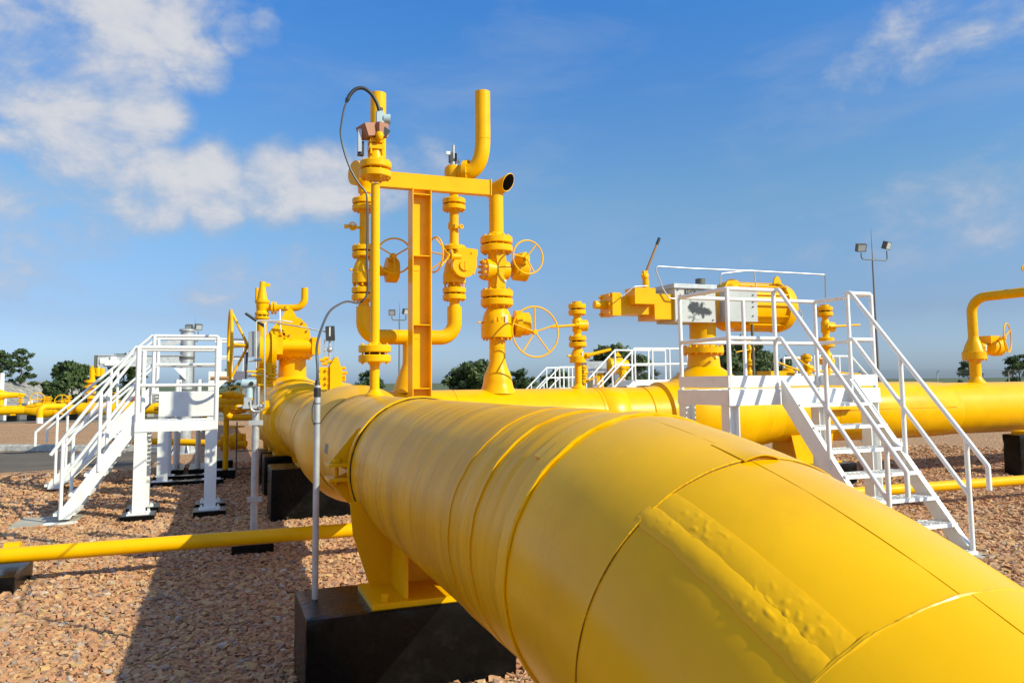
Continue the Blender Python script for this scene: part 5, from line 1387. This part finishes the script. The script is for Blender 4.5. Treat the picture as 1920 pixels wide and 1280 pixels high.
for z in (.12, .45): MB().cyl((q.x - .12, q.y, z), (q.x + .5, q.y, z), .010, n=8).build('crossbar', 'lamp_housing', SFm)

# ------------------------------------------------------------------ jib crane
p = W(345, 850, Z=0); k = p.y
JC = thing('jib_crane', 'grey jib crane with long arm and white hoist behind the white stairs', 'crane', (p.x, p.y, 0))
zc1 = zr(p.x, p.y, 621)
MB().cyl((p.x, k, 0), (p.x, k, zc1), .155, n=24).build('mast', 'galvanised', JC); MB().cyl((p.x, k, zc1), (p.x, k, zc1 + .05), .19, n=24).build('mast_cap', 'galvanised', JC)
MB().ext((p.x - .3, k - .3, 0), (p.x + .3, k + .3, .03)).build('base_plate', 'galvanised', JC)
for t in range(4): MB().prism([(.15, 0), (.3, 0), (.15, .3)], (p.x, k, .03), (math.cos(t * PI / 2 + .4), math.sin(t * PI / 2 + .4), 0), (0, 0, 1), .02).build('base_gusset', 'galvanised', JC)
e0 = W(186, 677, Y=k); e1 = V((p.x, k, zr(p.x, k, 676))); ba = MB()
tipv = V((e0.x, k - .3, e0.z))
o = MB().bar(tipv, e1, .14, .24).build('jib_beam', 'galvanised', JC)
MB().bar(tipv + V((0, 0, .13)), e1 + V((0, 0, .13)), .2, .02).build('beam_flange', 'galvanised', JC); MB().bar(tipv - V((0, 0, .13)), e1 - V((0, 0, .13)), .2, .02).build('beam_flange', 'galvanised', JC)
MB().bar(tipv.lerp(e1, .32) + V((0, 0, .13)), V((p.x, k, zr(p.x, k, 634))), .1, .14).build('tie_strut', 'galvanised', JC)
MB().prism([(0, 0), (-.28, 0), (0, -.30)], (p.x, k - .16, zr(p.x, k, 690)), (1, 0, 0), (0, 0, 1), .03).build('knee_gusset', WP, JC)
for py in (672, 733): MB().cyl((p.x, k, zr(p.x, k, py)), (p.x, k, zr(p.x, k, py) + .05), .19, n=20).build('bearing_collar', 'lamp_housing', JC)
q = W(206, 680, Y=k - .3); hs_ = MB(); hs_.cyl(q + V((-.20, 0, .02)), q + V((-.04, 0, .02)), .10, n=14).cyl(q + V((.02, 0, -.01)), q + V((.20, 0, -.01)), .085, n=14).box(q + V((0, 0, .0)), (.2, .2, .13)).box(q + V((.08, 0, .1)), (.12, .16, .1)); hs_.build('hoist', WP, JC)
MB().box(tipv + V((-.03, 0, -.02)), (.06, .2, .3)).build('end_stop', 'lamp_housing', JC)


# ------------------------------------------------------------------ light masts
def mast(label, px, Y, ybase, ycross, ytip, lamps, r=.05):
    c = W(px, ycross, Y=Y); T = thing('light_mast', label, 'light mast', (c.x, Y, 0), 'floodlight masts')
    MB().cyl((c.x, Y, 0), (c.x, Y, c.z), r * 1.3, r * .8, n=12).build('mast_pole', 'mast_grey', T)
    MB().cyl((c.x, Y, c.z), (c.x, Y, W(px, ytip, Y=Y).z), r * .4, r * .1, n=8).build('lightning_rod', 'lamp_housing', T)
    arm = [W(*lamps[0], Y=Y), W(*lamps[1], Y=Y)]
    arm = [V((a.x, Y, a.z - .28)) for a in arm]
    MB().tube(fillet([arm[0], V((arm[0].x, Y, c.z)), V((arm[1].x, Y, c.z)), arm[1]], .12, 4), r * .55, 8).build('cross_arm', 'lamp_housing', T)
    for a, s in zip(arm, (-1, 1)):
        R = Matrix.Rotation(s * .35, 3, 'Z') @ Matrix.Rotation(.35, 3, 'X')
        o = MB().box(a + V((0, 0, .25)), (.42, .22, .36), R).build('floodlight', 'lamp_housing', T)
        MB().box(a + V((0, 0, .25)) + R @ V((0, -.112, 0)), (.34, .006, .28), R).build('lens', 'lamp_glass', o)
    return T


mast('tall twin floodlight mast with needle rod behind the right stairs', 1636, 27, 0, 487, 428, ((1614, 463), (1662, 459)))
mast('distant twin floodlight mast beside the yellow steel post', 749, 50, 0, 600, 566, ((735, 585), (761, 583)), .06)
mast('distant floodlight mast just above the grey crane top', 365, 52, 0, 640, 595, ((355, 613), (372, 612)), .05)


# ------------------------------------------------------------------ trees
def tree(label, px, ytop, wpx, Y, seed, leaf='leaf_dark', ybot=None, n=2600, name='broadleaf_tree', z0=0., lf=None, group='trees around the yard'):
    r = np.random.default_rng(seed); c = W(px, 720, Y=Y); k = (V((c.x, Y, 1.7)) - EYE).dot(_F); s = k / FPX
    ztop = W(px, ytop, Y=Y).z; rad = wpx * s / 2; zb = z0 + (ztop - z0) * .25 if ybot is None else W(px, ybot, Y=Y).z
    T = thing(name, label, 'tree', (c.x, Y, z0), group)
    tr = MB(); hgt = ztop - z0
    tr.tube([(c.x, Y, z0 - .2), (c.x + .02 * hgt, Y, z0 + hgt * .3), (c.x - .01 * hgt, Y, z0 + hgt * .6), (c.x, Y, z0 + hgt * .88)], [hgt * .022, hgt * .017, hgt * .011, hgt * .004], 8)
    blobs = []
    nb = 32
    for i in range(nb):
        u = r.random() ** .8; z = zb + (ztop - zb) * (.08 + .86 * u); prof = math.sin(PI * min(1, max(.05, (z - zb) / (ztop - zb)) ** .75)) ** .6
        a = r.uniform(0, 2 * PI); d = rad * prof * r.uniform(.25, .95)
        blobs.append((c.x + d * math.cos(a), Y + d * math.sin(a), z, rad * r.uniform(.15, .33)))
        if i % 3 == 0: tr.tube([(c.x, Y, z - (ztop - zb) * .18), (c.x + d * .5 * math.cos(a), Y + d * .5 * math.sin(a), z - .05 * hgt), blobs[-1][:3]], [hgt * .008, hgt * .006, hgt * .002], 5)
    tr.build('trunk', 'bark', T)
    bl = np.array(blobs); idx = r.integers(0, nb, n); b = bl[idx]
    dirs = r.normal(size=(n, 3)); dirs /= np.linalg.norm(dirs, axis=1)[:, None]
    pos = b[:, :3] + dirs * (b[:, 3] * r.uniform(.35, 1.2, n))[:, None] * np.array([1, 1, .75])
    L = (lf or max(.09, rad * .085)); a1 = r.normal(size=(n, 3)); a1 /= np.linalg.norm(a1, axis=1)[:, None]; a2 = np.cross(a1, dirs + .3 * r.normal(size=(n, 3))); a2 /= np.linalg.norm(a2, axis=1)[:, None]
    sz = L * r.uniform(.6, 1.3, n)[:, None]
    q0 = pos - a1 * sz; q1 = pos + a2 * sz * .5; q2 = pos + a1 * sz; q3 = pos - a2 * sz * .5
    vs = np.stack([q0, q1, q2, q3], 1).reshape(-1, 3)
    o = MB(); o.v = [tuple(v) for v in vs]; o.f = [(4 * i, 4 * i + 1, 4 * i + 2, 4 * i + 3) for i in range(n)]
    o.build('crown', leaf, T, smooth=False)
    return T


tree('tree cut by the left picture edge on the stone bank', 0, 655, 52, 92, 1, ybot=722, z0=2.2, n=3200)
tree('tall slim tree with visible trunk on the stone bank', 38, 652, 50, 88, 2, ybot=720, z0=2.2, n=4200)
tree('dark conical bush at the foot of the bank trees', 21, 710, 20, 90, 3, 'leaf_dark', ybot=734, z0=2.2, n=1200, name='round_bush')
tree('small flat-topped ornamental tree on the slope of the bank', 64, 716, 19, 80, 4, 'leaf_mid', ybot=722, z0=1.2, n=700, name='ornamental_tree')
tree('wide dark green tree left of the white stairs', 134, 680, 112, 72, 5, ybot=762, n=7000)
tree('dark tree behind the crane arm and stair rails', 232, 664, 95, 76, 6, ybot=760, n=5200)
tree('low dark tree at the left end of the wide one', 96, 722, 44, 70, 26, ybot=762, n=2200)
tree('small tree glimpsed through the railed deck', 428, 692, 46, 80, 7, ybot=745, n=1800)
tree('small tree peeping past the slim instrument riser', 695, 694, 62, 85, 8, ybot=745, n=2200)
tree('broad rounded tree left of the bypass riser', 893, 678, 118, 80, 9, 'leaf_mid', ybot=760, n=6000)
tree('lower tree just right of the bypass riser', 975, 692, 62, 84, 10, ybot=750, n=2600)
tree('low tree behind the small distant white stairs', 1045, 694, 80, 84, 11, ybot=750, n=2800)
tree('large dark tree behind the distant white platform', 1150, 648, 128, 74, 12, 'leaf_mid', ybot=755, n=7000)
tree('rounded tree right of the distant white platform', 1205, 668, 62, 76, 13, ybot=750, n=2800)
tree('big dark tree behind the actuator stem and platform', 1398, 640, 150, 70, 14, 'leaf_mid', ybot=750, n=8000)
tree('dark tree behind the gear operator box', 1470, 664, 62, 74, 15, ybot=750, n=2600)
tree('bush-like tree behind the offtake riser', 1818, 676, 56, 78, 16, ybot=745, n=2600)
tree('dark tree at the right picture edge above the pipeline', 1912, 658, 58, 74, 17, ybot=745, n=3000)

# ------------------------------------------------------------------ boundary fence with barbed wire, right
YF = 62
FN = thing('boundary_fence', 'distant barbed wire fence on slim posts above the right pipeline', 'fence', (60, YF, 0))
xa, xb = W(1380, 700, Y=YF).x, W(1990, 700, Y=YF).x
xs = [W(px, 700, Y=YF).x for px in (1757, 1891)]; st = xs[1] - xs[0]; x = xs[0] - 4 * st
while x < xb + st:
    MB().cyl((x, YF, 0), (x, YF, 2.15), .055, n=8).build('fence_post', 'concrete', FN); MB().cyl((x, YF, 2.15), (x + .06, YF - .25, 2.45), .05, n=8).build('post_arm', 'concrete', FN); x += st
for i in range(5): MB().cyl((xs[0] - 4 * st, YF - .05 * i, 1.75 + .16 * i), (xb + st, YF - .05 * i, 1.75 + .16 * i), .012, n=5).build('wire_strand', 'lamp_housing', FN)

# ------------------------------------------------------------------ distant white stairs and small actuator behind the branch line
def far_stair(label, px0, px1, px2, ydeck, yrail, Y, dep=1.2, mirror=True):
    """stairs rise from px0 to the deck between px1 and px2"""
    a, b, c = W(px0, ydeck, Y=Y), W(px1, ydeck, Y=Y), W(px2, ydeck, Y=Y); zd = W(px1, ydeck, Y=Y).z; zt = W(px1, yrail, Y=Y).z; zm = (zd + zt) / 2
    T = thing('access_platform', label, 'platform', ((b.x + c.x) / 2, Y, 0), 'distant white platforms')
    MB().ext((b.x, Y, zd - .16), (c.x, Y + dep, zd)).build('deck', WP, T)
    sg = -1 if px0 < px1 else 1
    run = zd * 1.05
    for y in (Y + .02, Y + dep - .02):
        for z in (zt, zm): MB().tube([(b.x + sg * (zd + 0) * 1.05, y, z - zd), (b.x, y, z), (c.x, y, z)], .028, 8).build('handrail' if z == zt else 'mid_rail', WP, T)
        for t in (0, .33, .66, 1): x = b.x + (c.x - b.x) * t; MB().cyl((x, y, zd), (x, y, zt), .028, n=8).build('rail_post', WP, T)
        for t in (.4, .9): MB().cyl((b.x + sg * run * t, y, zd * (1 - t)), (b.x + sg * run * t, y, zd * (1 - t) + zt - zd), .026, n=8).build('rail_post', WP, T)
        MB().bar((b.x, y, zd - .08), (b.x + sg * run, y, .05), .03, .18, (0, 1, 0) if False else (0, 0, 1)).build('stringer', WP, T)
    for i in range(7): t = (i + .6) / 7.2; MB().ext((b.x + sg * run * t - .12, Y + .05, zd * (1 - t) - .04), (b.x + sg * run * t + .12, Y + dep - .05, zd * (1 - t))).build('tread', WP, T)
    for x in (b.x + .1 * -sg, c.x - .1 * -sg):
        for y in (Y + .1, Y + dep - .1): MB().cyl((x, y, 0), (x, y, zd - .15), .06, n=8).build('leg', WP, T)


far_stair('distant white platform with stairs left of the actuator stem', 1125, 1192, 1290, 712, 653, 19)
far_stair('smaller distant white stairs beside the twin lever valve', 990, 1050, 1100, 727, 688, 25)
far_stair('white stairs glimpsed under the branch pipeline at right', 1690, 1600, 1530, 735, 668, 13.4, 1.0)
q = W(1160, 700, Y=21)
SA = thing('valve_actuator', 'small distant yellow actuator with grey box between white stairs', 'actuator', (q.x, 21, 0), 'valve actuators')
zz = W(1116, 686, Y=21)
pbox(SA, 'control_box', 1100, 1137, 677, 699, 20.8, .5, 'grey_metal')
MB().lathe((W(1137, 690, Y=21).x, 21, W(1137, 686, Y=21).z), (1, 0, 0), [(0, .2), (.05, .26), (.5, .26), (.55, .2), (.7, .19), (.75, .1)], 24).build('spring_can', YP, SA)
MB().cyl((W(1122, 690, Y=21).x, 21.1, 0), (W(1122, 690, Y=21).x, 21.1, zz.z), .2, n=20).build('stem_column', YP, SA)
q = W(1158, 668, Y=20.8); MB().prism([(-.12, 0), (.12, 0), (0, .15)], q, (1, 0, 0), (0, 0, 1), .05).build('lifting_lug', YP, SA)
for px in (1111, 1115, 1119): MB().cyl((W(px, 700, Y=20.8).x, 20.8, .8), (W(px, 700, Y=20.8).x, 20.8, zz.z), .012, n=6).build('tubing', 'silver_tag', SA)
q = W(1166, 715, Y=20); tapping('distant small twin valve beside the grey box', W(1167, 700, Y=20).x, 20, 730, (692, 698, 703, 712), (1150, 722), None, k=.8, z_base=.8)
q = W(1094, 700, Y=17); tapping('slim valve behind the twin lever valve, low against the trees', q.x, 17, 730, (690, 698, 705, 713), None, (1120, 705), k=.7, z_base=.9)

# ------------------------------------------------------------------ distant pipe rack, left
YL, ZL = 45, .55
FL = thing('yard_pipeline', 'distant horizontal yellow pipeline across the far yard on the left', 'pipeline', (-12, YL, 0))
MB().cyl((-40, YL, ZL), (W(152, 765, Y=YL).x, YL, ZL), .23, n=20).build('pipe', 'far_yellow', FL)
MB().lathe((W(143, 765, Y=YL).x, YL - .2, ZL), (1, 0, 0), [(0, .12), (.06, .25), (.2, .32), (8.5, .32)], 24).build('pipe', 'far_yellow', FL)
c = W(86, 770, Y=YL); MB().lathe((c.x - .9, YL, ZL), (1, 0, 0), [(0, .23), (.3, .34), (.6, .42), (1.0, .42), (1.3, .34), (1.6, .24)], 24).build('valve_body', 'far_yellow', FL)
for px in (100, 128, 215, 270, 290): MB().cyl((W(px, 765, Y=YL).x, YL, ZL), (W(px, 765, Y=YL).x + .12, YL, ZL), .36, n=20).build('flange', 'far_yellow', FL)
c = W(75, 770, Y=YL - 3); dp = MB().tube(fillet([(c.x + .9, YL - 2.2, c.z + .18), (c.x, YL - 3, c.z + .18), (c.x, YL - 3, .25)], .35, 6), .14, 16).build('drop_leg', 'far_yellow', FL)
MB().cyl((c.x, YL - 3, 0), (c.x, YL - 3, .26), .145, n=16).build('white_sleeve', WP, FL)
for i, px in enumerate((25, 62, 115, 138)):
    x = W(px, 780, Y=YL).x; lab = ['first', 'second', 'third', 'fourth', 'fifth', 'sixth', 'seventh'][i]
    T = plinth('pipe_plinth', f'{lab} distant black plinth from the left under the far yellow pipeline', x - .22, x + .22, YL - .3, YL + .3, .30, bevel=.01)
    MB().ext((x - .12, YL - .14, .30), (x + .12, YL + .14, ZL - .1)).build('saddle_block', 'far_yellow', T)


def far_valve(label, px, yb, yt, w, Y=YL, name='tapping_valve', wheel=None):
    a = W(px, yb, Y=Y); b = W(px, yt, Y=Y); T = thing(name, label, 'valve', (a.x, Y, a.z), 'distant yard valves'); h = b.z - a.z
    MB().cyl((a.x, Y, a.z), (a.x, Y, b.z), w * .35, n=10).build('stem_pipe', 'far_yellow', T)
    for t, k in ((.25, 1), (.45, .8), (.68, 1), (.9, .8)): MB().cyl((a.x, Y, a.z + h * t), (a.x, Y, a.z + h * (t + .1)), w * k, n=12).build('flange', 'far_yellow', T)
    if wheel: c = W(*wheel, Y=Y - .4); handwheel(T, (c.x, Y - .4, c.z), (.1, -1, 0), wheel[1] * 0 + .32, .02, 4, hub=.05, mt='far_yellow', stem=(a.x, Y, a.z + h * .5))
    return T


far_valve('small distant yellow valve in front of the stone bank', 38, 760, 738, .16)
far_valve('distant gear valve with ghostly handwheel before the bank slope', 87, 758, 743, .28, wheel=(70, 748))
far_valve('distant valve with handwheel under the wide tree', 118, 758, 748, .22, wheel=(116, 752))
far_valve('tiny distant valve rising under the wide tree', 128, 758, 741, .16)
far_valve('tall distant valve tower rising behind the white stair rails', 168, 758, 712, .34, name='valve_tower')
far_valve('distant valve showing between the stair rails', 217, 758, 735, .22)
T = thing('vent_loop', 'distant yellow rectangular vent loop above the valve tower', 'pipe loop', W(172, 715, Y=YL))
MB().tube(fillet([W(173, 716, Y=YL), W(173, 689, Y=YL), W(184, 689, Y=YL), W(184, 705, Y=YL)], .25), .14, 12).build('loop_pipe', 'far_yellow', T)
MB().tube([W(173, 702, Y=YL), W(190, 702, Y=YL)], .10, 10).build('cross_pipe', 'far_yellow', T); MB().tube([W(191, 704, Y=YL), W(192, 690, Y=YL)], .12, 10).build('vent_pipe', 'far_yellow', T)
T = thing('valve_actuator', 'yellow actuator cut by the left picture edge before the bank', 'actuator', W(5, 745, Y=YL), 'valve actuators')
MB().lathe(W(-22, 741, Y=YL), (1, 0, 0), [(0, .28), (.55, .28), (.75, .16), (1.2, .13), (1.6, .05)], 20).build('spring_can', 'far_yellow', T); MB().cyl(W(0, 741, Y=YL), W(0, 760, Y=YL), .15, n=12).build('stem_column', 'far_yellow', T)
tag(MB().cyl((-60, 56, .35), (4, 56, .35), .16, n=12).build('fire_main', 'red_pipe', loc=(-20, 56, 0)), 'low dark red pipe behind the distant yellow pipeline', 'pipe')
T = thing('sign_post', 'white and purple sign board at the left edge on the bank', 'sign', W(2, 733, Y=78))
a = W(-9, 734, Y=78); b2 = W(8, 699, Y=78); MB().ext((a.x + .33, 78, a.z), (b2.x, 78.25, b2.z)).build('board', WP, T); MB().ext((a.x - .6, 77.98, a.z), (a.x + .32, 78.25, b2.z)).build('board_panel', 'purple_paint', T)
for i, (px, yt) in enumerate(((10, 742), (54, 752), (59, 750), (75, 752))):
    q = W(px, yt, Y=46.5); tag(MB().cyl((q.x, 46.5, 0), (q.x, 46.5, q.z), .07, n=8).build('bollard', WP, loc=(q.x, 46.5, 0)), ['white bollard at the left edge by the far pipeline', 'left one of two close white bollards before the bank', 'right one of two close white bollards before the bank', 'white bollard beside the distant gear valve'][i], 'bollard', 'far white bollards')
q = W(262, 760, Y=YL + 2); T = thing('storage_vessel', 'dark red horizontal vessel far behind the white stair rails', 'vessel', (q.x, YL + 2, 0))
a = W(232, 752, Y=YL + 2); b2 = W(300, 752, Y=YL + 2); MB().lathe((a.x, YL + 2, a.z), (1, 0, 0), [(0, .05), (.08, .2), (.2, .3), (b2.x - a.x, .3)], 24).build('shell', 'rust_red', T)
for x in (a.x + .5, b2.x - .6): MB().ext((x, YL + 1.8, 0), (x + .3, YL + 2.2, a.z - .25)).build('saddle_support', 'concrete', T)
